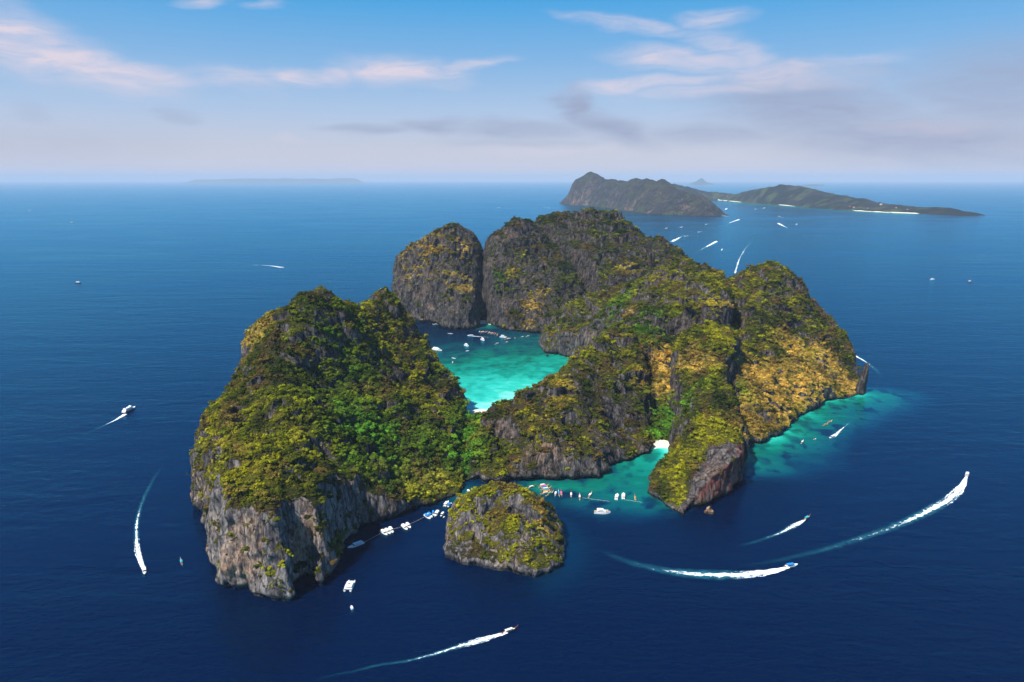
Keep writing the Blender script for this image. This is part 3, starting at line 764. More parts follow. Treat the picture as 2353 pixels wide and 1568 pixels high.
for i in np.flatnonzero(chosen):
    if isl_d[i] > -8:
        tree_obj('bush', P[i], S[i], K[i], T[i], 'leafy yellow green bush growing on the small round rock islet', 'bush', 'bushes on the round islet')
    elif P[i, 1] > 700:
        tree_obj('tree', P[i], S[i], K[i], T[i], 'broad leafy tree in the jungle on the large island', 'tree', 'trees of the island jungle')
    elif P[i, 0] > 60:
        tree_obj('bush', P[i], S[i], K[i], T[i], 'leafy bush on the leaning fin of rock right of the inlet', 'bush', 'bushes on the leaning rock fin')
    else:
        tree_obj('bush', P[i], S[i], K[i], T[i], 'leafy bush on top of the near headland above its bare cliff', 'bush', 'bushes on the near headland')
# all other foliage as one mass
rest = ~chosen
pm = bpy.data.meshes.new('jungle_cover'); pm.vertices.add(int(rest.sum())); pm.vertices.foreach_set('co', P[rest].astype(np.float32).ravel())
nr = int(rest.sum()); r = np.random.default_rng(5)
add_attr(pm, 'size', S[rest]); add_attr(pm, 'tint', np.concatenate([T[rest], np.ones((nr, 1))], 1), 'FLOAT_COLOR'); add_attr(pm, 'pick', K[rest], 'INT')
FNr = FN[rest]
add_attr(pm, 'turn', np.stack([r.normal(0, .12, nr) - .30 * FNr[:, 1], r.normal(0, .12, nr) + .30 * FNr[:, 0], r.uniform(0, 6.28, nr)], 1), 'FLOAT_VECTOR')
jungle = link('jungle_cover', pm); jungle['kind'] = 'stuff'
tag(jungle, 'dense mass of shrubs and trees covering the limestone islands', 'shrubs')
ng = bpy.data.node_groups.new('cover_foliage', 'GeometryNodeTree')
ng.interface.new_socket('Geometry', in_out='INPUT', socket_type='NodeSocketGeometry'); ng.interface.new_socket('Geometry', in_out='OUTPUT', socket_type='NodeSocketGeometry')
gn = N(ng)
gi, go = gn.node('NodeGroupInput'), gn.node('NodeGroupOutput')
join = gn.node('GeometryNodeJoinGeometry')
for i in reversed(range(len(SHAPES))):
    V, F = SHAPES[i]; me = np_mesh('foliage', V, F); me.materials.append(LEAF_MASS); ob = bpy.data.objects.new('foliage', me)
    oi = gn.node('GeometryNodeObjectInfo'); oi.inputs['Object'].default_value = ob
    g2 = gn.node('GeometryNodeGeometryToInstance'); ng.links.new(oi.outputs['Geometry'], g2.inputs[0]); ng.links.new(g2.outputs[0], join.inputs[0])
def named(nm, dt):
    q = gn.node('GeometryNodeInputNamedAttribute', data_type=dt); q.inputs['Name'].default_value = nm; return q.outputs['Attribute']
iop = gn.node('GeometryNodeInstanceOnPoints')
ng.links.new(gi.outputs[0], iop.inputs['Points']); ng.links.new(join.outputs[0], iop.inputs['Instance'])
iop.inputs['Pick Instance'].default_value = True
ng.links.new(named('pick', 'INT'), iop.inputs['Instance Index'])
e2r = gn.node('FunctionNodeEulerToRotation'); ng.links.new(named('turn', 'FLOAT_VECTOR'), e2r.inputs[0]); ng.links.new(e2r.outputs[0], iop.inputs['Rotation'])
ng.links.new(named('size', 'FLOAT'), iop.inputs['Scale'])
ng.links.new(iop.outputs[0], go.inputs[0])
jungle.modifiers.new('foliage', 'NODES').node_group = ng
# ---------------------------------------------------------------- far islands
def far_island(name, poly_px, pts, step, label, cover, tone, rough_amp, wp=(), w=250., back=()):
    poly = [sea_pt(u, v) for u, v in poly_px] + list(back)
    A = np.array(poly); x0, y0 = A.min(0) - step; x1, y1 = A.max(0) + step
    X, Y = np.meshgrid(np.arange(x0, x1 + step, step), np.arange(y0, y1 + step, step))
    d = poly_dist(X, Y, poly) + rough_amp * 1.6 * fbm(X / (7 * step), Y / (7 * step), .2, 3, 601)
    r = rbf_eval(X, Y, [at_dist(*q) for q in pts] + list(wp), 25.)
    n = fbm(X / (9 * step), Y / (9 * step), .7, 5, 611); n2 = fbm(X / (4 * step), Y / (4 * step), .9, 3, 612)
    dm = np.full(X.shape, 1e18)
    for q in pts:
        cx_, cy_, _z = at_dist(*q); dm = np.minimum(dm, (X - cx_) ** 2 + (Y - cy_) ** 2)
    r = np.maximum(r, 8) + rough_amp * np.clip(np.sqrt(dm) / (6 * step), .15, 1) * np.minimum(1, np.maximum(r, 0) / 80.) * (n * .8 - 1.3 * np.exp(-(n2 / .16) ** 2) + .3)
    t = np.clip(d / w, 0, 1); H = np.where(d > 0, np.maximum(r, 2) * (1 - (1 - t) ** 2.4), -30.)
    V = np.stack([X, Y, H], -1).reshape(-1, 3); F = grid_faces(X.shape[1], X.shape[0])
    F = F[V[F][:, :, 2].max(1) > -25]
    used = np.zeros(len(V), bool); used[F.ravel()] = True; rm = np.cumsum(used) - 1; V = V[used]; F = rm[F]
    V[:, 2] = np.maximum(V[:, 2], -4) + 16. * fbm(V[:, 0] / (1.6 * step), V[:, 1] / (1.6 * step), .4, 2, 613) * np.clip(V[:, 2] / 30., 0, 1)
    Nn, _ = vnormals(V, F)
    me = np_mesh(name, V, F, True)
    x, y, z = V.T
    nz = Nn[:, 2]
    nn_ = fbm(x / (2.2 * step), y / (2.2 * step), z / (2.2 * step), 3, 621)
    c = np.where((nn_ > .18)[:, None], T_OLIVE * .48 + np.array((.002, .012, .010)), T_DARK * .18 + .001)
    br = np.clip(fbm(x / (10 * step), y / (10 * step), .5, 3, 631) * 1.3 - .45, 0, .35)[:, None]
    c = c + (np.array((.07, .045, .04)) - c) * br
    add_attr(me, 'cover', np.concatenate([c, np.clip(cover * np.clip((nz - .25) / .4, 0, 1) + .15 * nn_, 0, 1)[:, None]], 1), 'FLOAT_COLOR')
    add_attr(me, 'warm', np.clip(.55 - z / 150., 0, .5)); add_attr(me, 'red', np.zeros(len(x))); add_attr(me, 'tone', np.full(len(x), tone))
    return tag(link(name, me, ROCK_FAR), label, 'island'), (X, Y, H)

ROCK_FAR = rock_material('far_limestone', 6.0)
far_island('limestone_island', [(1277,466),(1300,470),(1360,474),(1420,481),(1480,490),(1540,494),(1600,496),(1640,497),(1650,495)],
    [(1277,458,9850),(1293,437,9800),(1312,419,9850),(1334,410,9900),(1346,400,9950),(1355,392,10000),(1364,397,9980),(1375,403,9900),(1391,414,9750),(1407,411,9500),(1425,415,9300),(1443,417,9000),(1452,412,8800),(1461,410,8700),(1490,411,8400),(1525,412,8000),
     (1538,426,7850),(1570,441,7500),(1595,449,7300),(1611,455,7150),(1625,469,7000),(1633,478,6930),(1645,491,6800),(1330,450,9500),(1400,455,8900),(1460,455,8100),(1520,465,7500),(1580,478,7100)],
    45., 'steep blue grey cliff island with a pointed peak far across the water', .46, .30, 26., [(720,10350,40),(950,10550,90),(1300,10550,120),(1600,9800,130),(1850,8900,130),(1980,8100,110),(2120,7400,60)], w=170.,
    back=[(2150, 6900), (2150, 7400), (2000, 8100), (1850, 8900), (1600, 9900), (1300, 10700), (950, 10900), (680, 10500)])
green_far, FARG = far_island('green_island', [(1640,459),(1690,464),(1740,468),(1800,472),(1860,478),(1920,482),(1980,486),(2040,489),(2100,491),(2160,494),(2210,497),(2243,496)],
    [(1545,423,12500),(1565,428,12300),(1600,431,12000),(1630,436,11600),(1660,434,11300),(1690,430,11000),(1740,429,10600),(1790,424,10300),(1830,427,10000),(1870,434,9700),(1920,441,9300),(1960,446,9000),(2000,456,8500),(2040,466,8100),
     (2070,475,7800),(2100,478,7600),(2140,474,7400),(2180,478,7200),(2215,484,7000),(2235,490,6850),(1700,450,10600),(1800,452,9600),(1880,460,8900),(1960,468,8300),(2150,485,7000),(1640,452,12000)],
    55., 'long low wooded island with a pale beach far across the water', .95, .3, 13., [(4500,8300,80),(4400,10500,120),(4200,11900,120),(3300,14100,60),(2900,13600,100),(2500,13500,60)], w=420.,
    back=[(4750, 6900), (4800, 7400), (4600, 8300), (4500, 9500), (4500, 10500), (4300, 12000), (4000, 13800), (3300, 14500), (2500, 14500), (2400, 12900), (2600, 11900), (3100, 11600)])
far_island('hazy_island', [(1580,424),(1596,424.4),(1612,424.6),(1628,424.4),(1642,424)], [(1584,419,46500),(1590,417.5,46500),(1598,414,46500),(1606,410.5,46500),(1613,406,46500),(1620,409,46500),(1628,414,46500),(1637,419,46500)], 110., 'tiny pale blue peaked island on the hazy horizon', .8, .4, 25.,
    [(*at_dist(u, 420, 48500)[:2], 60) for u in (1585, 1600, 1613, 1626, 1640)], w=500., back=[at_dist(1642, 420, 49500)[:2], at_dist(1580, 420, 49500)[:2]])
far_island('hazy_island', [(1842,427),(1870,427.5),(1897,427)], [(1847,424,37000),(1855,421,37000),(1866,419,37000),(1878,419.5,37000),(1888,422,37000),(1893,424,37000)], 100., 'tiny low rounded island pale with haze behind the long wooded island', .8, .4, 15.,
    [(*at_dist(u, 424, 38800)[:2], 50) for u in (1845, 1860, 1875, 1895)], w=500., back=[at_dist(1898, 424, 39500)[:2], at_dist(1842, 424, 39500)[:2]])
far_island('hazy_coast', [(430,421),(520,421),(620,421),(720,421),(830,421)], [(450,412,62000),(500,408,62000),(560,406,62000),(610,408.5,62000),(660,406,62000),(720,405,62000),(760,404,62000),(800,409,62000)], 500., 'faint blue line of hills along the horizon on the left', .8, .7, 60., w=1500.,
    back=[at_dist(840, 415, 66000)[:2], at_dist(420, 415, 66000)[:2]])
# beach strips of the far island and the small houses above them
def far_beach(px, wid):
    L = [sea_pt(u, v) for u, v in px]
    V = []
    for x, y in L: V += [(x, y - wid * .3, 1.0), (x + 20, y + wid, 7.0)]
    V = np.array(V); F = np.array([(2 * i, 2 * i + 2, 2 * i + 3, 2 * i + 1) for i in range(len(L) - 1)])
    o = link('beach', np_mesh('beach', V, F), SAND); o['kind'] = 'structure'
far_beach([(1650,460.5),(1700,465),(1740,468),(1790,471.5),(1830,475)], 70)
far_beach([(1962,485),(1985,486.2),(2010,487.6),(2045,489.4)], 90); far_beach([(2048,489.5),(2075,490.4),(2110,491.8)], 80)

def solid(name, color, rough=.5, spec=.4, var=.0, metal=0.):
    m, n = material(name)
    c = color
    if var > 0:
        P = n.node('ShaderNodeTexCoord').outputs['Object']
        c = n.mix(n.map(n.noise(n.scale(P, (1.3, 1.3, 1.3)), 1, 4, .6), .35, .65), tuple(q * (1 - var) for q in color), color)
    finish(n, principled(n, c, rough, spec, metal=metal)); return m
WHITE = solid('white_gelcoat', (.86, .85, .83), .35, .5, .08); OFFW = solid('canvas_white', (.84, .82, .76), .8, .2, .12); BLUEC = solid('blue_canvas', (.015, .22, .62), .75, .2, .12)
NAVY = solid('navy_paint', (.012, .035, .13), .35, .5, .1); GLASS = solid('dark_glass', (.012, .016, .022), .12, .6); TEAK = solid('teak_deck', (.42, .25, .12), .75, .2, .25)
VARN = solid('varnished_wood', (.34, .14, .05), .5, .3, .25); CREAM = solid('cream_paint', (.78, .70, .52), .6, .3, .12); REDP = solid('red_paint', (.55, .05, .05), .55, .3, .15); TURQ = solid('turquoise_paint', (.04, .42, .48), .5, .3, .12)
PINKC = solid('pink_cloth', (.75, .10, .28), .8, .1, .1); BLACKP = solid('black_cowling', (.03, .03, .033), .4, .4); STEEL = solid('steel', (.55, .55, .56), .35, .5, 0, .8); GREYP = solid('grey_tube', (.45, .46, .48), .6, .3)
REDROOF = solid('red_roof', (.42, .13, .07), .8, .2, .25); PALEWALL = solid('pale_wall', (.52, .48, .43), .8, .2, .1); ORANGE = solid('orange_float', (.85, .25, .04), .5, .3); GREENP = solid('green_cloth', (.07, .30, .12), .8, .1, .1)

class MB:
    def __init__(s): s.v, s.f = [], []
    def box(s, x0, x1, y0, y1, z0, z1, tx=0., ty=0., dx=0.):
        """box with the top face shrunk by tx, ty and shifted by dx"""
        b = len(s.v)
        s.v += [(x0, y0, z0), (x1, y0, z0), (x1, y1, z0), (x0, y1, z0), (x0 + tx + dx, y0 + ty, z1), (x1 - tx + dx, y0 + ty, z1), (x1 - tx + dx, y1 - ty, z1), (x0 + tx + dx, y1 - ty, z1)]
        s.f += [tuple(b + i for i in q) for q in ((0, 3, 2, 1), (4, 5, 6, 7), (0, 1, 5, 4), (1, 2, 6, 5), (2, 3, 7, 6), (3, 0, 4, 7))]; return s
    def loft(s, rings, caps=True, closed=True):
        b = len(s.v); n = len(rings[0])
        for r in rings: s.v += list(r)
        for i in range(len(rings) - 1):
            for j in range(n if closed else n - 1):
                k = (j + 1) % n
                s.f.append((b + i * n + j, b + i * n + k, b + (i + 1) * n + k, b + (i + 1) * n + j))
        if caps: s.f += [tuple(b + j for j in reversed(range(n))), tuple(b + (len(rings) - 1) * n + j for j in range(n))]
        return s
    def tube(s, pts, r, n=6):
        rings = []
        for i, p in enumerate(pts):
            p = Vector(p); q = Vector(pts[min(i + 1, len(pts) - 1)]) - Vector(pts[max(i - 1, 0)])
            a = q.cross(Vector((0, 0, 1))); a = a.normalized() if a.length > 1e-4 else Vector((1, 0, 0)); c = a.cross(q).normalized()
            rr = r[i] if isinstance(r, (list, tuple)) else r
            rings.append([tuple(p + a * rr * math.cos(6.2832 * k / n) + c * rr * math.sin(6.2832 * k / n)) for k in range(n)])
        return s.loft(rings)
    def mesh(s, name):
        me = bpy.data.meshes.new(name); me.from_pydata([tuple(map(float, q)) for q in s.v], [], s.f); me.update(); return me
    def build(s, name, mat, parent): return link(name, s.mesh(name), mat, parent)

def root(name, loc, yaw, label, cat, group=None):
    o = bpy.data.objects.new(name, None); C.objects.link(o); o.location = loc; o.rotation_euler = (0, 0, yaw); o.empty_display_size = .5
    return tag(o, label, cat, group)

def hull_rings(L, B, D, sheer=.5, bow=.35, vee=.5, stern=.9, n=12, keel=.4):
    """bow at +x; each ring runs port gunwale - chine - keel - chine - starboard gunwale"""
    out = []
    for i in range(n):
        t = i / (n - 1); x = -L / 2 + L * t
        wid = B / 2 * (stern + (1 - stern) * min(1, t * 3)) * (1 if t < 1 - bow else max(.02, 1 - ((t - (1 - bow)) / bow) ** 2.2))
        top = D + sheer * max(0, (t - .35) / .65) ** 2; rise = vee * max(0, (t - .55) / .45) ** 2
        out.append([(x, wid, top), (x, wid * .86, .12 + rise * .7), (x, 0, -keel + rise * (1 + keel)), (x, -wid * .86, .12 + rise * .7), (x, -wid, top)])
    return out
def deck_from(rings, drop=.15):
    m = MB(); pr = [((r[0][0], r[0][1] * .93, r[0][2] - drop), (r[4][0], r[4][1] * .93, r[4][2] - drop)) for r in rings]
    for a, b in pr: m.v += [a, b]
    m.f += [(2 * i, 2 * i + 1, 2 * i + 3, 2 * i + 2) for i in range(len(pr) - 1)]
    return m
def arch_roof(x0, x1, w, z, camber, th=.08, taper=0.):
    rings = []
    for x, k in ((x0, 1), (x0 + .1, 1), ((x0 + x1) / 2, 1), (x1 - .1, 1 - taper), (x1, 1 - taper)):
        up = [(x, w * k * s, z + camber * (1 - s * s)) for s in (-1, -.6, 0, .6, 1)]
        rings.append(up + [(px, py, pz - th) for px, py, pz in reversed(up)])
    return MB().loft(rings)

def outboards(o, L, n, B):
    for i in range(n):
        y = (i - (n - 1) / 2) * .75
        e = MB().box(-L / 2 - .75, -L / 2 - .1, y - .25, y + .25, .55, 1.35, .08, .05).build('engine', BLACKP, o)
        MB().box(-L / 2 - .55, -L / 2 - .3, y - .08, y + .08, -.4, .56).build('engine_leg', GREYP, e)

def speedboat(loc, yaw, L, label, canopy='white', group=None, engines=3, name='speedboat'):
    B = L * .27; o = root(name, loc, yaw, label, 'speedboat', group)
    r = hull_rings(L, B, 1.15, .55, .42, .9)
    MB().loft(r, True, False).build('hull', WHITE, o)
    deck_from(r, .28).build('deck', OFFW, o)
    MB().box(L * .14, L * .34, -B * .26, B * .26, 1.0, 1.5, .25, .15).build('foredeck', WHITE, o)
    cm = {'white': WHITE, 'blue': BLUEC}[canopy]
    cn = arch_roof(-L * .40, L * .15, B * .46, 2.75, .22).build('canopy', cm, o)
    ps = MB()
    for x in (-L * .38, -L * .12, L * .12):
        for y in (-B * .42, B * .42): ps.tube([(x, y, 1.0), (x, y, 2.76)], .045, 5)
    ps.build('canopy_frame', STEEL, cn)
    MB().box(L * .10, L * .17, -B * .34, B * .34, 1.3, 2.35, .12, .1, -.25).build('windscreen', GLASS, o)
    for x in (-L * .30, -L * .17, -L * .04): MB().box(x, x + .7, -B * .38, B * .38, .9, 1.3, .05, .05).build('bench_seat', NAVY if canopy == 'blue' else GREYP, o)
    outboards(o, L, engines, B)
    return o

def longtail(loc, yaw, L, label, hullm, roofm, group=None):
    B = 2.0; o = root('longtail_boat', loc, yaw, label, 'longtail boat', group)
    n = 16; rings = []
    for i in range(n):
        t = i / (n - 1); x = -L / 2 + L * t; wd = B / 2 * (.55 + .45 * min(1, t * 3)) * (1 if t < .5 else max(.05, 1 - ((t - .5) / .5) ** 2))
        up = 2.1 * max(0, (t - .55) / .45) ** 2.4 + .35 * max(0, .15 - t) / .15; kl = 1.9 * max(0, (t - .62) / .38) ** 2.2
        rings.append([(x, wd, .75 + up), (x, wd * .8, .15 + kl * .8), (x, 0, -.25 + kl), (x, -wd * .8, .15 + kl * .8), (x, -wd, .75 + up)])
    MB().loft(rings, True, False).build('hull', hullm, o)
    deck_from(rings[:13], .3).build('deck', CREAM if hullm is not CREAM else TEAK, o)
    st = MB().tube([(L / 2 - .15, 0, 2.3), (L / 2 + .35, 0, 3.5)], [.12, .06], 5).build('prow', hullm, o)
    MB().tube([(L / 2 - .02, 0, 2.65), (L / 2 + .1, 0, 2.95)], .2, 6).build('prow_ribbon', PINKC, st)
    rf = arch_roof(-L * .28, L * .16, B * .50, 2.15, .25).build('canopy', roofm, o)
    ps = MB()
    for x in (-L * .26, -L * .05, L * .14):
        for y in (-B * .42, B * .42): ps.tube([(x, y, .6), (x, y, 2.2)], .04, 5)
    ps.build('canopy_frame', VARN, rf)
    for x in (-L * .2, -L * .02, L * .2): MB().box(x, x + .35, -B * .4, B * .4, .5, .72).build('bench_seat', TEAK, o)
    e = MB().box(-L * .47, -L * .40, -.3, .3, .75, 1.4, .05, .05).build('engine', BLACKP, o)
    MB().tube([(-L * .46, 0, 1.05), (-L / 2 - 3.2, .1, .05)], .05, 5).build('propeller_shaft', STEEL, e)
    return o

def catamaran(loc, yaw, L, label):
    B = L * .46; o = root('catamaran', loc, yaw, label, 'catamaran')
    for s in (-1, 1):
        r = [[(x, y + s * B * .36, z) for x, y, z in q] for q in hull_rings(L, B * .28, 1.5, .4, .45, .9)]
        MB().loft(r, True, False).build('hull', WHITE, o)
    MB().box(-L * .40, L * .40, -B * .48, B * .48, 1.42, 1.62, .3, .1).build('deck', OFFW, o)
    cb = MB().box(-L * .26, L * .22, -B * .38, B * .38, 1.62, 3.15, .55, .25).build('cabin', WHITE, o)
    for s in (-1, 1): MB().box(-L * .20, L * .14, s * B * .366 - .06, s * B * .366 + .06, 2.1, 2.75, .15, 0).build('side_window', GLASS, cb)
    MB().box(L * .165, L * .205, -B * .30, B * .30, 2.1, 2.85, 0, .1, -.22).build('front_window', GLASS, cb)
    MB().box(-L * .268, -L * .235, -B * .26, B * .26, 1.75, 2.8, 0, 0, .22).build('rear_window', GLASS, cb)
    rf = MB().box(-L * .36, L * .16, -B * .42, B * .42, 3.16, 3.34, .2, .15).build('roof', WHITE, o)
    MB().box(-L * .06, L * .04, -B * .18, B * .18, 3.34, 4.0, .15, .1).build('flybridge', WHITE, rf)
    MB().box(-L * .11, -L * .07, -B * .14, B * .14, 3.35, 3.75).build('helm_seat', BLACKP, rf)
    ps = MB()
    for y in (-B * .38, B * .38): ps.tube([(-L * .35, y, 1.6), (-L * .35, y, 3.2)], .06, 5)
    ps.build('roof_post', STEEL, rf)
    MB().box(-L * .46, -L * .38, -B * .3, B * .3, 1.0, 1.2).build('dinghy_platform', NAVY, o)
    return o

def yacht(loc, yaw, L, label, hullm=None, name='motor_yacht'):
    B = L * .29; o = root(name, loc, yaw, label, 'yacht')
    r = hull_rings(L, B, 1.9, .8, .45, 1.3, .92)
    MB().loft(r, True, False).build('hull', hullm or WHITE, o)
    deck_from(r, .2).build('deck', TEAK, o)
    c1 = MB().box(-L * .34, L * .22, -B * .38, B * .38, 1.7, 3.7, .35, .2, -.1).build('main_cabin', WHITE, o)
    for s in (-1, 1): MB().box(-L * .30, L * .14, s * B * .362 - .07, s * B * .362 + .07, 2.4, 3.15, .2, 0).build('side_window', GLASS, c1)
    MB().box(L * .16, L * .215, -B * .28, B * .28, 2.4, 3.3, 0, .1, -.3).build('front_window', GLASS, c1)
    c2 = MB().box(-L * .24, L * .10, -B * .33, B * .33, 3.72, 5.0, .4, .2, -.1).build('upper_cabin', WHITE, o)
    MB().box(L * .03, L * .092, -B * .25, B * .25, 4.1, 4.75, 0, .05, -.35).build('upper_window', GLASS, c2)
    for s in (-1, 1): MB().box(-L * .20, L * .04, s * B * .318 - .06, s * B * .318 + .06, 4.15, 4.65, .15, 0).build('upper_side_window', GLASS, c2)
    MB().box(-L * .33, L * .05, -B * .36, B * .36, 5.02, 5.16, .2, .15).build('hardtop', WHITE, o)
    MB().box(-L * .12, -L * .08, -B * .12, B * .12, 5.16, 5.8, .1, .05).build('radar_arch', WHITE, o)
    rl = MB(); pr = [(q[0][0], q[0][1] * .95, q[0][2] + .75) for q in r[5:]]; ps2 = [(q[4][0], q[4][1] * .95, q[4][2] + .75) for q in r[5:]]
    rl.tube(pr, .04, 4); rl.tube(ps2, .04, 4); rl.build('bow_rail', STEEL, o)
    return o

def ferry(loc, yaw, L, label):
    B = L * .25; o = root('ferry', loc, yaw, label, 'ferry')
    r = hull_rings(L, B, 2.0, 1.0, .40, 1.6, .95)
    MB().loft(r, True, False).build('hull', NAVY, o); deck_from(r, .1).build('deck', OFFW, o)
    c1 = MB().box(-L * .42, L * .24, -B * .44, B * .44, 1.95, 4.1, .25, .1).build('lower_cabin', WHITE, o)
    for s in (-1, 1): MB().box(-L * .40, L * .20, s * B * .425 - .08, s * B * .425 + .08, 2.7, 3.5, .1, 0).build('window_band', NAVY, c1)
    c2 = MB().box(-L * .34, L * .14, -B * .38, B * .38, 4.12, 6.0, .3, .15).build('upper_cabin', WHITE, o)
    for s in (-1, 1): MB().box(-L * .31, L * .09, s * B * .358 - .08, s * B * .358 + .08, 4.7, 5.4, .1, 0).build('window_band', NAVY, c2)
    MB().box(L * .06, L * .15, -B * .28, B * .28, 6.02, 7.3, .3, .2, -.2).build('wheelhouse', WHITE, o)
    MB().box(-L * .36, -L * .02, -B * .36, B * .36, 6.02, 6.2, .1, .1).build('sun_roof', OFFW, o)
    MB().box(-L * .28, -L * .22, -B * .1, B * .1, 6.2, 7.4, .15, .1).build('funnel', NAVY, o)
    return o

def dinghy(loc, yaw, L, label, mat=None, group=None):
    o = root('dinghy', loc, yaw, label, 'dinghy', group)
    r = hull_rings(L, L * .42, .55, .2, .45, .35, .9, 8, .15)
    MB().loft(r, True, False).build('hull', mat or WHITE, o); deck_from(r, .2).build('floor', GREYP, o)
    MB().box(-L * .1, L * .05, -L * .15, L * .15, .35, .75).build('seat', OFFW, o)
    outboards(o, L, 1, L * .4)
    return o

def spot(u, v, du, dv, z=0.):
    """water point under a pixel and the heading towards a neighbouring pixel"""
    a, b = sea_pt(u, v), sea_pt(u + du * .2, v + dv * .2)
    return (a[0], a[1], z), math.atan2(b[1] - a[1], b[0] - a[0])

# ---------------------------------------------------------------- boats at their moorings in the left part of the inlet
speedboat(*spot(817.4, 1254.3, -15, 5.5), 17, 'long slim white boat alone at the seaward end of the mooring line', name='passenger_boat')
G3 = 'white speedboats moored in a row of three'
speedboat(*spot(883, 1226.4, 75, 52), 12, 'white speedboat nearest the slim long boat in the row of three', 'white', G3)
speedboat(*spot(891.3, 1223.6, 70, 56), 11.5, 'white speedboat in the middle of the row of three', 'white', G3)
speedboat(*spot(899.2, 1220.6, 48, 64), 12, 'white speedboat at the inner end of the row of three', 'white', G3)
speedboat(*spot(930.2, 1214, 63, 58), 12.5, 'larger white speedboat of the moored pair below the brown trees')
speedboat(*spot(938.8, 1210.2, 55, 55), 11, 'smaller white speedboat of the moored pair below the brown trees')
speedboat(*spot(982.4, 1189.4, 78, 55), 12, 'blue roofed speedboat at the outer side of the blue pair', 'blue')
speedboat(*spot(988.6, 1186.2, 52, 50), 11, 'blue roofed speedboat just inside the outer blue roofed one', 'blue')
speedboat(*spot(996, 1182.3, 6, 40), 9, 'short blue roofed speedboat tied beside a white one', 'blue', None, 2)
speedboat(*spot(1003, 1183, -40, 72), 13, 'white roofed speedboat tied beside the short blue roofed one')
speedboat(*spot(1015.7, 1185.4, -36, 42), 9, 'small white speedboat with a dinghy at its side', 'white', None, 2)
dinghy(*spot(1019.5, 1189.4, -36, 42), 3.6, 'little pale dinghy beside the small white speedboat', GREYP)
speedboat(*spot(1026, 1159.4, 50, -62), 13, 'white speedboat moored close under the cliff at the inlet narrows')
speedboat(*spot(1032.9, 1162.2, 45, -46), 9.5, 'small blue roofed speedboat alongside the white one at the narrows', 'blue', None, 2)
speedboat(*spot(1076.4, 1131.3, -12, -16), 9, 'small white boat by the rope landing behind the islet', 'white', None, 1)
catamaran(*spot(804, 1347.7, 20, -42), 16, 'white catamaran with a flybridge anchored beside the near headland cliff')
dinghy(*spot(808, 1397, -3, -12), 5.5, 'tiny white motor dinghy with a short wake below the catamaran')
# ---------------------------------------------------------------- boats at the right part of the inlet
GL = 'longtail boats moored side by side'
longtail(*spot(1221.4, 1120.7, 50, -14), 12, 'wooden longtail boat with a cream roof alone beside the islet top', VARN, CREAM)
for (u, v, du, dv, L, hm, rm, lb) in [(1247.5, 1116.6, 90, -14, 12, VARN, OFFW, 'brown longtail boat at the cliff side end of the raft'), (1249.6, 1119.0, 92, -14, 12.5, CREAM, PINKC, 'pink roofed longtail boat in the raft'),
        (1252, 1121.6, 94, -16, 12.5, VARN, BLUEC, 'blue roofed longtail boat inside the raft'), (1254.6, 1124.6, 96, -18, 13, CREAM, OFFW, 'cream longtail boat in the middle of the raft under a white roof'),
        (1256.6, 1128.0, 98, -16, 13, VARN, TURQ, 'brown longtail boat with a turquoise roof in the raft'), (1256.4, 1131.4, 100, -18, 13, REDP, ORANGE, 'red longtail boat with an orange roof in the raft'),
        (1254.6, 1134.6, 100, -14, 13, CREAM, CREAM, 'all cream longtail boat in the raft'), (1263.5, 1136.0, 100, -50, 13.5, CREAM, GREENP, 'pale longtail boat with green roof at the seaward end of the raft')]:
    longtail(*spot(u, v, du, dv), L, lb, hm, rm, GL)
longtail(*spot(1276.8, 1135.7, 25, -90), 12, 'turquoise longtail boat just right of the raft', TURQ, OFFW)
longtail(*spot(1284.0, 1135.1, -20, -90), 13, 'longtail boat with a blue roof next to the pink roofed one', CREAM, BLUEC)
longtail(*spot(1289.6, 1135.1, -22, -90), 12, 'longtail boat with a pink roof next to the blue roofed one', VARN, PINKC)
longtail(*spot(1312.4, 1138.2, 0, -100), 12.5, 'cream roofed longtail boat moored alone right of the blue and pink ones', VARN, OFFW)
longtail(*spot(1332, 1143.8, -2, -100), 12.5, 'pale hulled longtail boat moored alone with its bow to the cliff', CREAM, CREAM)
longtail(*spot(1355.8, 1139.5, 65, -85), 12.5, 'longtail boat at the left end of the floating rope', CREAM, OFFW)
speedboat(*spot(1417.3, 1143.2, 30, -120), 14.5, 'white roofed speedboat on the rope, left of two similar ones', 'white', None, 2)
speedboat(*spot(1432.3, 1141.3, 8, -120), 14.5, 'white roofed speedboat on the rope beside the one nearer the islet', 'white', None, 2)
longtail(*spot(1459.3, 1145.7, -20, -90), 12.5, 'longtail boat at the rope end near the leaning rock fin', VARN, TEAK)
yacht(*spot(1383.9, 1180.0, 100, 4), 17.5, 'white three storey motor yacht lying broadside at the inlet mouth')
# ---------------------------------------------------------------- boats in the bay
yacht(*spot(1004, 805, 100, 22), 30, 'large white motor yacht half hidden behind the headland slope in the bay')
yacht(*spot(1072.2, 795.5, 70, 26), 16, 'white motor yacht in the dark blue middle of the bay')
dinghy(*spot(1074.3, 807, 50, -6), 8, 'small white launch in front of the middle yacht of the bay')
yacht(*spot(1109.5, 782.4, 60, 32), 18, 'white motor yacht nearest the floating cluster in the bay')
speedboat(*spot(1081.4, 772.4, -80, -4), 15, 'white speedboat running across the bay ahead of a thin wake')
dinghy(*spot(1032.5, 767, -50, 0), 8, 'small white boat under the left dome, seaward of its twin')
dinghy(*spot(1037.2, 767.6, -50, 8), 7, 'small white boat under the left dome, landward of its twin')
longtail(*spot(1000.5, 746.3, -60, 2), 15, 'sand coloured boat under the pink stained cliff of the dome', CREAM, CREAM)
GR = 'longtail boats in the back row of the bay'
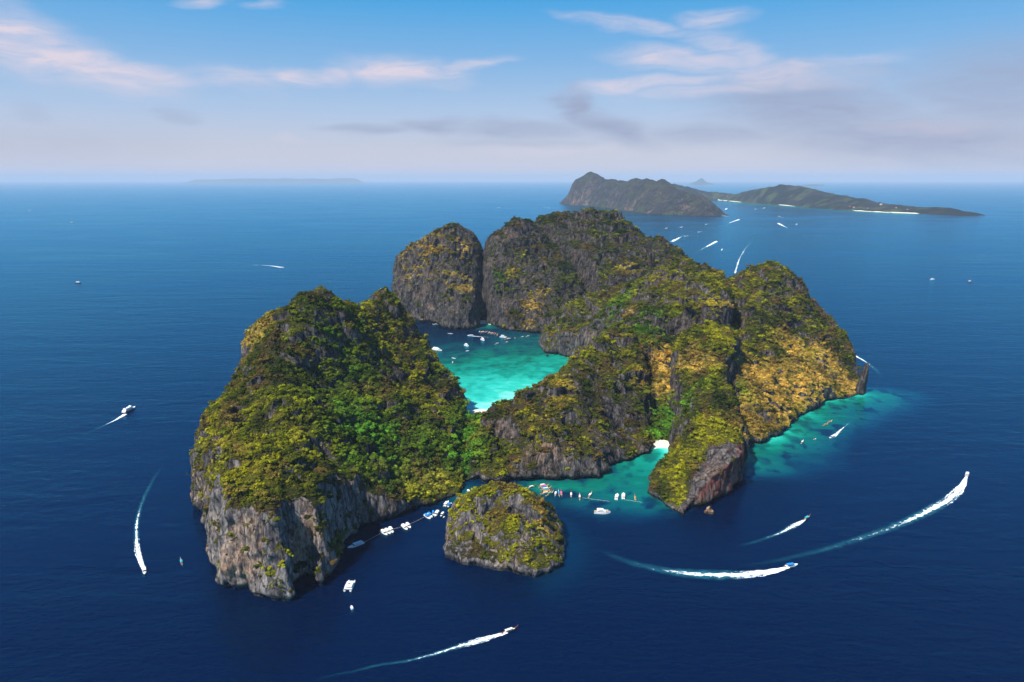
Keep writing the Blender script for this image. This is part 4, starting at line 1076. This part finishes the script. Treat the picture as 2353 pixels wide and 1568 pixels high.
for i, (zx, zy) in enumerate([(952, 289), (985, 294), (1012, 291), (1040, 293), (1065, 290), (1105, 302), (1130, 308), (1152, 314), (1178, 316), (1205, 320), (1238, 330), (1240, 346)]):
    longtail(*spot((1580 + zx / 4.3574) * .61276, (1180 + zy / 4.3574) * .61276, 40, -22), 12, ['wooden', 'cream', 'red', 'blue roofed', 'brown', 'white roofed', 'orange roofed', 'pale', 'dark', 'pink roofed', 'green roofed', 'red roofed'][i] + ' longtail boat in the row below the small back beach',
        [VARN, CREAM, REDP, VARN, VARN, CREAM, REDP, CREAM, VARN, CREAM, VARN, VARN][i], [OFFW, OFFW, CREAM, BLUEC, TEAK, OFFW, ORANGE, CREAM, TEAK, PINKC, GREENP, REDP][i], GR)
yacht(*spot((1580 + 1338 / 4.3574) * .61276, (1180 + 374 / 4.3574) * .61276, 80, 6), 16, 'broad white tour boat at the head of the rafted bay cluster')
for zx, zy, lb, hm, rm in [(1368, 392, 'brown longtail boat rafted next to the broad tour boat', VARN, OFFW), (1392, 400, 'cream longtail boat rafted second from the broad tour boat', CREAM, BLUEC), (1414, 408, 'red longtail boat rafted third from the broad tour boat', REDP, OFFW), (1438, 402, 'white roofed longtail boat last in the rafted bay cluster', VARN, OFFW),
        (1395, 460, 'low longtail boat lying alone over green water in the bay', VARN, CREAM), (1235, 482, 'pale longtail boat lying alone between yachts and cluster', CREAM, OFFW), (1530, 393, 'dark longtail boat right of the cluster seen bow on', VARN, TEAK), (1652, 373, 'longtail boat near the right cliff of the bay', VARN, OFFW), (1740, 360, 'pale longtail boat closest to the right cliff of the bay', CREAM, CREAM)]:
    longtail(*spot((1580 + zx / 4.3574) * .61276, (1180 + zy / 4.3574) * .61276, 60 if zx != 1530 else -10, -14 if zx != 1530 else -40), 12, lb, hm, rm)
dinghy(*spot(1041.6, 823.6, 40, 10), 8, 'small white boat off the headland, seaward of its neighbour', None); dinghy(*spot(1044.6, 824.4, 40, 4), 6.5, 'smaller white boat just landward of another off the headland')
longtail(*spot(1040, 834.6, 6, -30), 11, 'brown and white boat over the edge of the turquoise shallows', VARN, OFFW)
# ---------------------------------------------------------------- boats along the right coast
longtail(*spot(1897.2, 977.5, 60, -14), 13, 'longtail boat over the reef, outer of the reef pair', VARN, TEAK)
longtail(*spot(1906.5, 971.3, 60, -24), 13, 'longtail boat over the reef, inner of the reef pair', CREAM, TEAK)
longtail(*spot(1843.5, 1017.4, 28, -30), 11, 'pale longtail boat alone over the near end of the reef', CREAM, OFFW)
speedboat(*spot(1911.5, 1006.4, -60, 16), 12, 'white speedboat crossing the right reef ahead of a thin wake')
# ---------------------------------------------------------------- boats under way round the island
speedboat(*spot(1819, 1301.5, 60, -9), 13, 'blue roofed speedboat ahead of the broad curved white wake', 'blue')
speedboat(*spot(2222.5, 1091, 12, -26), 13, 'white speedboat at the head of the longest wake on the right')
longtail(*spot(1854, 1191.5, 48, -30), 14, 'longtail boat with a turquoise roof ahead of a straight wake', VARN, TURQ)
longtail(*spot(1171, 1450.5, 56, -20), 15, 'orange wooden longtail boat with white roof at the bottom of the view', VARN, OFFW)
speedboat(*spot(332, 1314.5, 4, 26), 12, 'white speedboat at the lower end of the curved left wake')
ferry(*spot(297, 944, 60, -28), 28, 'navy and white double deck ferry on the open sea at left')
longtail(*spot(416.8, 1293, -6, -20), 10, 'small longtail boat with a pale roof between left wake and headland', CREAM, TURQ)
speedboat(*spot(650, 615.5, 60, 12), 20, 'white speedboat far out on the left sea with a long fading wake')
yacht(*spot(180, 650.5, 60, 0), 20, 'small dark boat far out on the left sea', NAVY)
yacht(*spot(2143, 643, 60, 0), 16, 'lone white boat far out on the right sea')
yacht(*spot(2229, 648, 60, 0), 14, 'dim small boat nearest the right edge of the sea', NAVY)
yacht(*spot(68, 485, 60, 0), 40, 'speck of a dark ship far off at the left edge of the sea', NAVY); yacht(*spot(165, 512, 60, 0), 34, 'speck of a dark ship on the left sea below the farther one', NAVY)
# ---------------------------------------------------------------- wakes
m, n = material('foam')
a_, v_, k_ = n.attr('along'), n.attr('across'), n.attr('power')
run, side, sz = n.attr('run'), n.attr('side'), n.attr('grain')
cmb = n.node('ShaderNodeCombineXYZ'); n.put(cmb.inputs[0], run); n.put(cmb.inputs[1], side); n.put(cmb.inputs[2], n.attr('salt'))
Pn = n.vec('MULTIPLY', cmb.outputs[0], tone_vec(n, sz))
fo = n.noise(n.vec('MULTIPLY', Pn, (.55, 1.15, 1)), 1, 6, .72, .6); fo2 = n.noise(n.vec('MULTIPLY', Pn, (.10, .30, 1)), 1, 4, .6, .3)
vv = n.math('ADD', v_, n.math('MULTIPLY', n.math('SUBTRACT', n.noise(n.vec('MULTIPLY', Pn, (.4, .4, 1)), 1, 4, .7), .5), 1.1))
ed = n.map(vv, .95, .35, 0, 1, True); core = n.map(vv, .40, .12, 0, 1, True)
arms = n.math('MULTIPLY', n.map(n.math('ABSOLUTE', n.math('SUBTRACT', vv, .62)), .22, .04, 0, 1, True), n.map(a_, .45, 0, 0, 1))
life = n.math('POWER', n.math('SUBTRACT', 1.0, a_), 1.15)
amt = n.math('MULTIPLY', n.math('ADD', n.math('MULTIPLY', ed, n.map(a_, .5, 0., .18, .48)), n.math('MAXIMUM', n.math('MULTIPLY', core, .60), n.math('MULTIPLY', arms, .55))), n.math('MULTIPLY', life, k_))
grainy = n.math('ADD', n.math('MULTIPLY', fo, .62), n.math('MULTIPLY', fo2, .38))
alpha_f = n.map(n.math('ADD', grainy, n.math('MULTIPLY', amt, .62)), .66, .86, 0, 1, True)
alpha_f = n.math('MULTIPLY', alpha_f, n.map(amt, .01, .22, 0, 1, True), clamp=True)
milk = n.math('MULTIPLY', n.math('MULTIPLY', n.map(vv, .95, .2, 0, 1, True), n.map(a_, 1., .3, 0, 1)), n.math('MULTIPLY', k_, n.map(grainy, .35, .62, .1, .9)), clamp=True)
fcol = n.mix(alpha_f, (.03, .26, .34), (.88, .90, .91))
fa = n.math('MAXIMUM', alpha_f, n.math('MULTIPLY', milk, .6), clamp=True)
df = n.node('ShaderNodeBsdfDiffuse'); n.put(df.inputs['Color'], fcol); tr = n.node('ShaderNodeBsdfTransparent')
mx = n.node('ShaderNodeMixShader'); n.put(mx.inputs[0], fa); n.t.links.new(tr.outputs[0], mx.inputs[1]); n.t.links.new(df.outputs[0], mx.inputs[2])
finish(n, mx.outputs[0]); FOAM = m

def wake(px, widths, power, label, grain=.5):
    A = np.array([sea_pt(*q) for q in px]); seg = np.r_[0, np.cumsum(np.hypot(*np.diff(A, axis=0).T))]
    n = max(24, int(seg[-1] / 4)); n = min(n, 160); s = np.linspace(0, seg[-1], n)
    cx, cy = np.interp(s, seg, A[:, 0]), np.interp(s, seg, A[:, 1])
    ker = np.ones(9) / 9.
    if n > 40:
        cx = np.convolve(np.pad(cx, 4, mode='reflect', reflect_type='odd'), ker, 'valid'); cy = np.convolve(np.pad(cy, 4, mode='reflect', reflect_type='odd'), ker, 'valid')
    tx, ty = np.gradient(cx), np.gradient(cy); ln = np.hypot(tx, ty); nx, ny = -ty / ln, tx / ln
    t = s / seg[-1]; wd = np.interp(t, np.linspace(0, 1, len(widths)), widths)
    V, al, ac, ru, sd = [], [], [], [], []
    acs = np.linspace(-1, 1, 9)
    for k in acs:
        V.append(np.stack([cx + nx * k * wd / 2, cy + ny * k * wd / 2, np.full(n, .16) + .10 * (1 - abs(k)) * (1 - t)], 1)); al.append(t); ac.append(np.full(n, abs(k))); ru.append(s); sd.append(k * wd / 2)
    me = np_mesh('wake', np.concatenate(V), grid_faces(n, 9), True)
    add_attr(me, 'along', np.concatenate(al)); add_attr(me, 'across', np.concatenate(ac)); add_attr(me, 'power', np.full(n * 9, power)); add_attr(me, 'run', np.concatenate(ru)); add_attr(me, 'side', np.concatenate(sd)); add_attr(me, 'salt', np.full(n * 9, seg[-1] % 37)); add_attr(me, 'grain', np.full(n * 9, grain))
    return tag(link('wake', me, FOAM), label, 'wake')

wake([(1812,1303.5),(1790,1312),(1750,1319),(1700,1322),(1600,1321),(1500,1308),(1430,1288),(1370,1260)], [4, 13, 20, 19, 16, 12, 8], 1.3, 'broad curved white wake behind the blue roofed speedboat', .42)
wake([(2221,1096),(2210,1120),(2180,1150),(2120,1182),(2050,1213),(1950,1247),(1850,1275),(1760,1294),(1690,1303)], [3, 14, 17, 15, 13, 11, 9, 8], 1.1, 'very long wake curving from the right edge towards the inlet', .42)
wake([(1850,1194.5),(1830,1206),(1800,1222),(1760,1238),(1720,1250),(1697,1256)], [2, 9, 7.5, 6, 6, 8], 1.15, 'short straight white wake behind the turquoise roofed longtail boat', .6)
wake([(1166,1453.5),(1120,1468),(1060,1484),(1000,1503),(940,1519),(870,1529),(800,1546),(720,1562)], [3, 9, 6, 4.5, 4, 4, 4], .95, 'thin broken wake along the bottom edge of the view', .6)
wake([(332,1311),(322,1290),(314,1260),(313,1215),(318,1180),(330,1145),(350,1105),(380,1062)], [4, 7, 6, 6, 6, 6, 5], 1.0, 'curved wake on the left sea beside the near headland', .6)
wake([(288,952),(265,966),(240,978),(215,990),(185,1003)], [7, 8, 6, 5, 5], 1.05, 'straight wake trailing the navy and white ferry', .5)
wake([(808,1399.5),(810,1404),(808,1411)], [1.5, 2.5, 2], .8, 'tiny wake of the motor dinghy below the catamaran', 1.)
wake([(647,615),(625,611.5),(600,609.5),(560,609.5),(500,610),(440,607)], [16, 15, 11, 8, 8], .85, 'short bright wake with a fading trail far out on the left sea', .12)
wake([(1931,795),(1950,808),(1970,821),(1990,832),(2012,850),(2032,872)], [11, 14, 12, 10, 9], 1.35, 'white wake passing behind the leaning sea stack', .4)
wake([(1915,1004),(1930,990),(1948,975),(1968,957)], [8, 5, 4, 4], .95, 'thin wake over the right reef', .5)
wake([(1689,628),(1694,610),(1699,595),(1712,572),(1735,548),(1765,520)], [10, 14, 24, 34, 44, 50], .62, 'wide soft wake behind the right dome leading to the far islands', .10)
wake([(1086,772.6),(1100,774),(1120,775.6),(1150,777.4)], [6, 5, 4, 4], .9, 'thin wake of the speedboat crossing the bay', .4)
# far boats, each with its own wake: boat pixel, tail pixel, width, power, length
FARB = [((2501.,856.),(2476.,860.),26,.95,'the outermost pair below the cliff island'), ((2557.,852.),(2533.,857.),26,.95,'the inner of the pair below the cliff island'),
        ((2519.5,906.5),(2570.,880.),46,1.3,'broad spray nearest the island summit'), ((2566.,887.),(2598.,882.),22,1.0,'thin wake right of the broad spray'),
        ((2617.,871.5),(2650.,864.),22,.8,'faint wake in the middle of the strait'), ((2645.,842.5),(2665.,838.),24,.9,'short wake just off the cliff island end'),
        ((2771.,824.),(2700.,848.),46,1.2,'strong wake heading for the wooded island'), ((2706.,808.),(2765.,818.),26,1.0,'wake close to the cliff island tip'),
        ((2725.,783.),(2712.,791.),60,1.3,'round white spray off the cliff island tip'), ((2869.,779.),(2835.,795.),28,.7,'faint wake before the wooded island beach'),
        ((2918.,811.5),(2960.,822.),24,.8,'small wake on the right half of the strait'), ((2918.,838.),(2975.,866.),46,1.2,'bold wake coming towards the right dome'),
        ((2989.,841.),(2974.,848.),22,.8,'short wake right of the bold one'), ((2687.,906.),(2590.,956.),40,1.15,'long white wake near the right ridge summit'),
        ((2706.,940.),(2712.,922.),14,.9,'upright little wake left of the wide soft one'), ((1867.,779.),(1908.,782.),36,.85,'far wake left of the cliff island'), ((2062.,781.),(2020.,775.),36,.85,'far wake close left of the cliff island')]
for (bx, by), (tx_, ty_), wd, pw, lb in FARB:
    b = (bx * .61276, by * .61276); t = (tx_ * .61276, ty_ * .61276)
    wake([b, ((b[0] + t[0]) / 2, (b[1] + t[1]) / 2 + .3), t], [wd * .5, wd, wd * .6], pw, 'white wake: ' + lb, .07)
    dx, dy = b[0] - t[0], b[1] - t[1]
    (loc, yaw) = spot(b[0], b[1], dx, dy)
    speedboat(loc, yaw, 22, 'distant white boat leading ' + lb)
yacht(*spot(2834.5 * .61276, 785 * .61276, 40, 0), 34, 'distant white ship in front of the wooded island beach')

# ---------------------------------------------------------------- mooring ropes and buoys
def rope(px, label):
    pts = [(*sea_pt(*q), .12) for q in px]; mb = MB(); mb.tube(pts, .06, 5)
    o = link('mooring_rope', mb.mesh('mooring_rope'), OFFW); tag(o, label, 'rope')
    A = np.array(pts); seg = np.r_[0, np.cumsum(np.linalg.norm(np.diff(A, axis=0), axis=1))]; fm = MB()
    for s in np.arange(4, seg[-1], 7.):
        x, y = np.interp(s, seg, A[:, 0]), np.interp(s, seg, A[:, 1]); fm.tube([(x, y, -.15), (x, y, .05), (x, y, .25)], [.12, .2, .1], 6)
    f = link('float', fm.mesh('float'), WHITE, o)
Z1 = lambda a, b: ((1200 + a / 2.7036) * .61276, (1750 + b / 2.7036) * .61276); Z2 = lambda a, b: ((1980 + a / 4.902) * .61276, (1780 + b / 4.902) * .61276)
rope([Z1(430, 775), Z1(520, 730), Z1(610, 680)], 'mooring line from the slim boat to the row of three'); rope([Z1(745, 634), Z1(822, 614)], 'short mooring line from the row of three to the pair'); rope([Z1(915, 582), Z1(985, 550), Z1(1055, 514)], 'mooring line from the pair to the blue roofed boats')
rope([Z2(1000, 430), Z2(1170, 452), Z2(1500, 495)], 'floating rope at the left between longtail and speedboats'); rope([Z2(1780, 466), Z2(1880, 477), Z2(2092, 513)], 'floating rope near the leaning rock fin')
def buoy(u, v, mat, label):
    x, y = sea_pt(u, v); o = root('buoy', (x, y, 0), 0, label, 'buoy')
    MB().tube([(0, 0, -.3), (0, 0, .15), (0, 0, .6), (0, 0, .95)], [.35, .75, .7, .2], 10).build('float', mat, o); MB().tube([(0, 0, .9), (0, 0, 1.7)], .07, 6).build('mast', STEEL, o)
buoy(1870.5, 1010.4, ORANGE, 'orange buoy on the right reef, lower of two'); buoy(1874, 1009, WHITE, 'white buoy on the right reef beside an orange one')

# ---------------------------------------------------------------- lighthouse on the headland's second peak
lx, ly, lz = at_dist(875.5, 672, 1125)
ixq = int((lx - gx_[0]) / GST); iyq = int((ly - gy_[0]) / GST); lz = H_main[iyq, ixq] - .5
o = root('lighthouse', (lx, ly, lz), 0, 'small white navigation light standing on the headland summit beside the bay', 'lighthouse')
MB().box(-2.6, 2.6, -2.6, 2.6, 0, 1.6).build('base', PALEWALL, o); MB().tube([(0, 0, 1.6), (0, 0, 6.2)], [1.7, 1.25], 10).build('tower', WHITE, o)
gl = MB().tube([(0, 0, 6.2), (0, 0, 6.6)], 1.9, 10).build('gallery', WHITE, o); MB().tube([(0, 0, 6.6), (0, 0, 8.2)], .9, 10).build('lantern', GLASS, o); MB().tube([(0, 0, 8.2), (0, 0, 9.6)], [1.2, .1], 10).build('lantern_roof', WHITE, o)

# ---------------------------------------------------------------- rock needle off the right point and small rocks
def rock(name, loc, prof, lean_, seed, label, cat, tone=.45, n=22, warm=0.):
    r = np.random.default_rng(seed); V = []
    zs = np.linspace(0, 1, 26)
    for t in zs:
        R = np.interp(t, *zip(*prof)); zz = -2 + t * lean_[2]
        for k in range(n):
            a = 6.2832 * k / n; q = 1 + .6 * float(fbm(np.cos(a) * 1.3 + seed, np.sin(a) * 1.3, t * 3.2, 3, seed))
            V.append((lean_[0] * t ** 1.3 + R * q * math.cos(a), lean_[1] * t + R * q * math.sin(a) * .8, zz))
    V = np.array(V); F = np.array([(i * n + k, i * n + (k + 1) % n, (i + 1) * n + (k + 1) % n, (i + 1) * n + k) for i in range(25) for k in range(n)])
    me = np_mesh(name, V, F, True)
    nv = len(V); add_attr(me, 'cover', np.zeros((nv, 4)), 'FLOAT_COLOR'); add_attr(me, 'warm', np.full(nv, warm)); add_attr(me, 'red', np.zeros(nv)); add_attr(me, 'tone', np.full(nv, tone))
    return tag(link(name, me, ROCK, None, loc), label, cat)
rx, ry = sea_pt(1974, 903)
rock('sea_stack', (rx - 1, ry - 3, 0), [(0, 8.5), (.15, 7), (.4, 5.8), (.6, 5.2), (.8, 3.8), (.93, 2.4), (1, .2)], (9, 0, 56), 3, 'dark leaning rock needle rising from the water off the right point', 'sea stack')
x, y = sea_pt(1629, 1179); rock('boulder', (x, y, 0), [(0, 4.2), (.4, 3.6), (.75, 2.3), (1, .3)], (0, 0, 10), 5, 'brown boulder in the water under the leaning rock fin', 'boulder', .7, 16, .8)
x, y = sea_pt(1258.5, 819); rock('boulder', (x, y, 0), [(0, 3.2), (.5, 2.4), (1, .3)], (0, 0, 7), 6, 'small rock at the tip of the bay spur', 'boulder', .6, 14, .8)

# ---------------------------------------------------------------- houses along the far shore
Xg, Yg_, Hg = FARG
def ground_far(x, y):
    i = int(np.clip((x - Xg[0, 0]) / 55., 0, Xg.shape[1] - 1)); j = int(np.clip((y - Yg_[0, 0]) / 55., 0, Xg.shape[0] - 1)); return max(2., Hg[j, i])
def house_parts(red):
    b = MB().box(-11, 11, -8, 8, -4, 7).mesh('walls'); b.materials.append(PALEWALL)
    r = MB(); r.v += [(-12.5, -9.5, 7), (12.5, -9.5, 7), (12.5, 9.5, 7), (-12.5, 9.5, 7), (-8, 0, 13), (8, 0, 13)]; r.f += [(0, 1, 5, 4), (1, 2, 5), (2, 3, 4, 5), (3, 0, 4), (3, 2, 1, 0)]
    rm = r.mesh('roof'); rm.materials.append(REDROOF if red else PALEWALL); return b, rm
HP = [house_parts(True), house_parts(False)]
r = np.random.default_rng(31)
for i in range(34):
    if i < 24: u = r.uniform(1645, 1840); v = np.interp(u, [1640, 1690, 1740, 1800, 1840], [458.5, 463, 466.5, 470.2, 473.5]) - r.exponential(2.0)
    else: u = r.uniform(1905, 2100); v = np.interp(u, [1900, 1980, 2100], [478.5, 484.2, 489.8]) - r.exponential(2.2)
    x, y = sea_pt(u, v + 1); y += 40
    z = ground_far(x, y)
    if z > 90: continue
    b, rf = HP[int(r.random() < .55)]
    red = rf is HP[0][1]
    o = bpy.data.objects.new('house', b); C.objects.link(o); o.location = (x, y, z); s = r.uniform(.6, 1.25); o.scale = (s, s, s); o.rotation_euler = (0, 0, r.uniform(-.5, .5))
    q = bpy.data.objects.new('roof', rf); C.objects.link(q); q.parent = o
    tag(o, 'tiny red roofed house on the shore of the far wooded island' if red else 'tiny pale roofed house on the shore of the far wooded island', 'house', 'red roofed houses on the far shore' if red else 'pale roofed houses on the far shore')
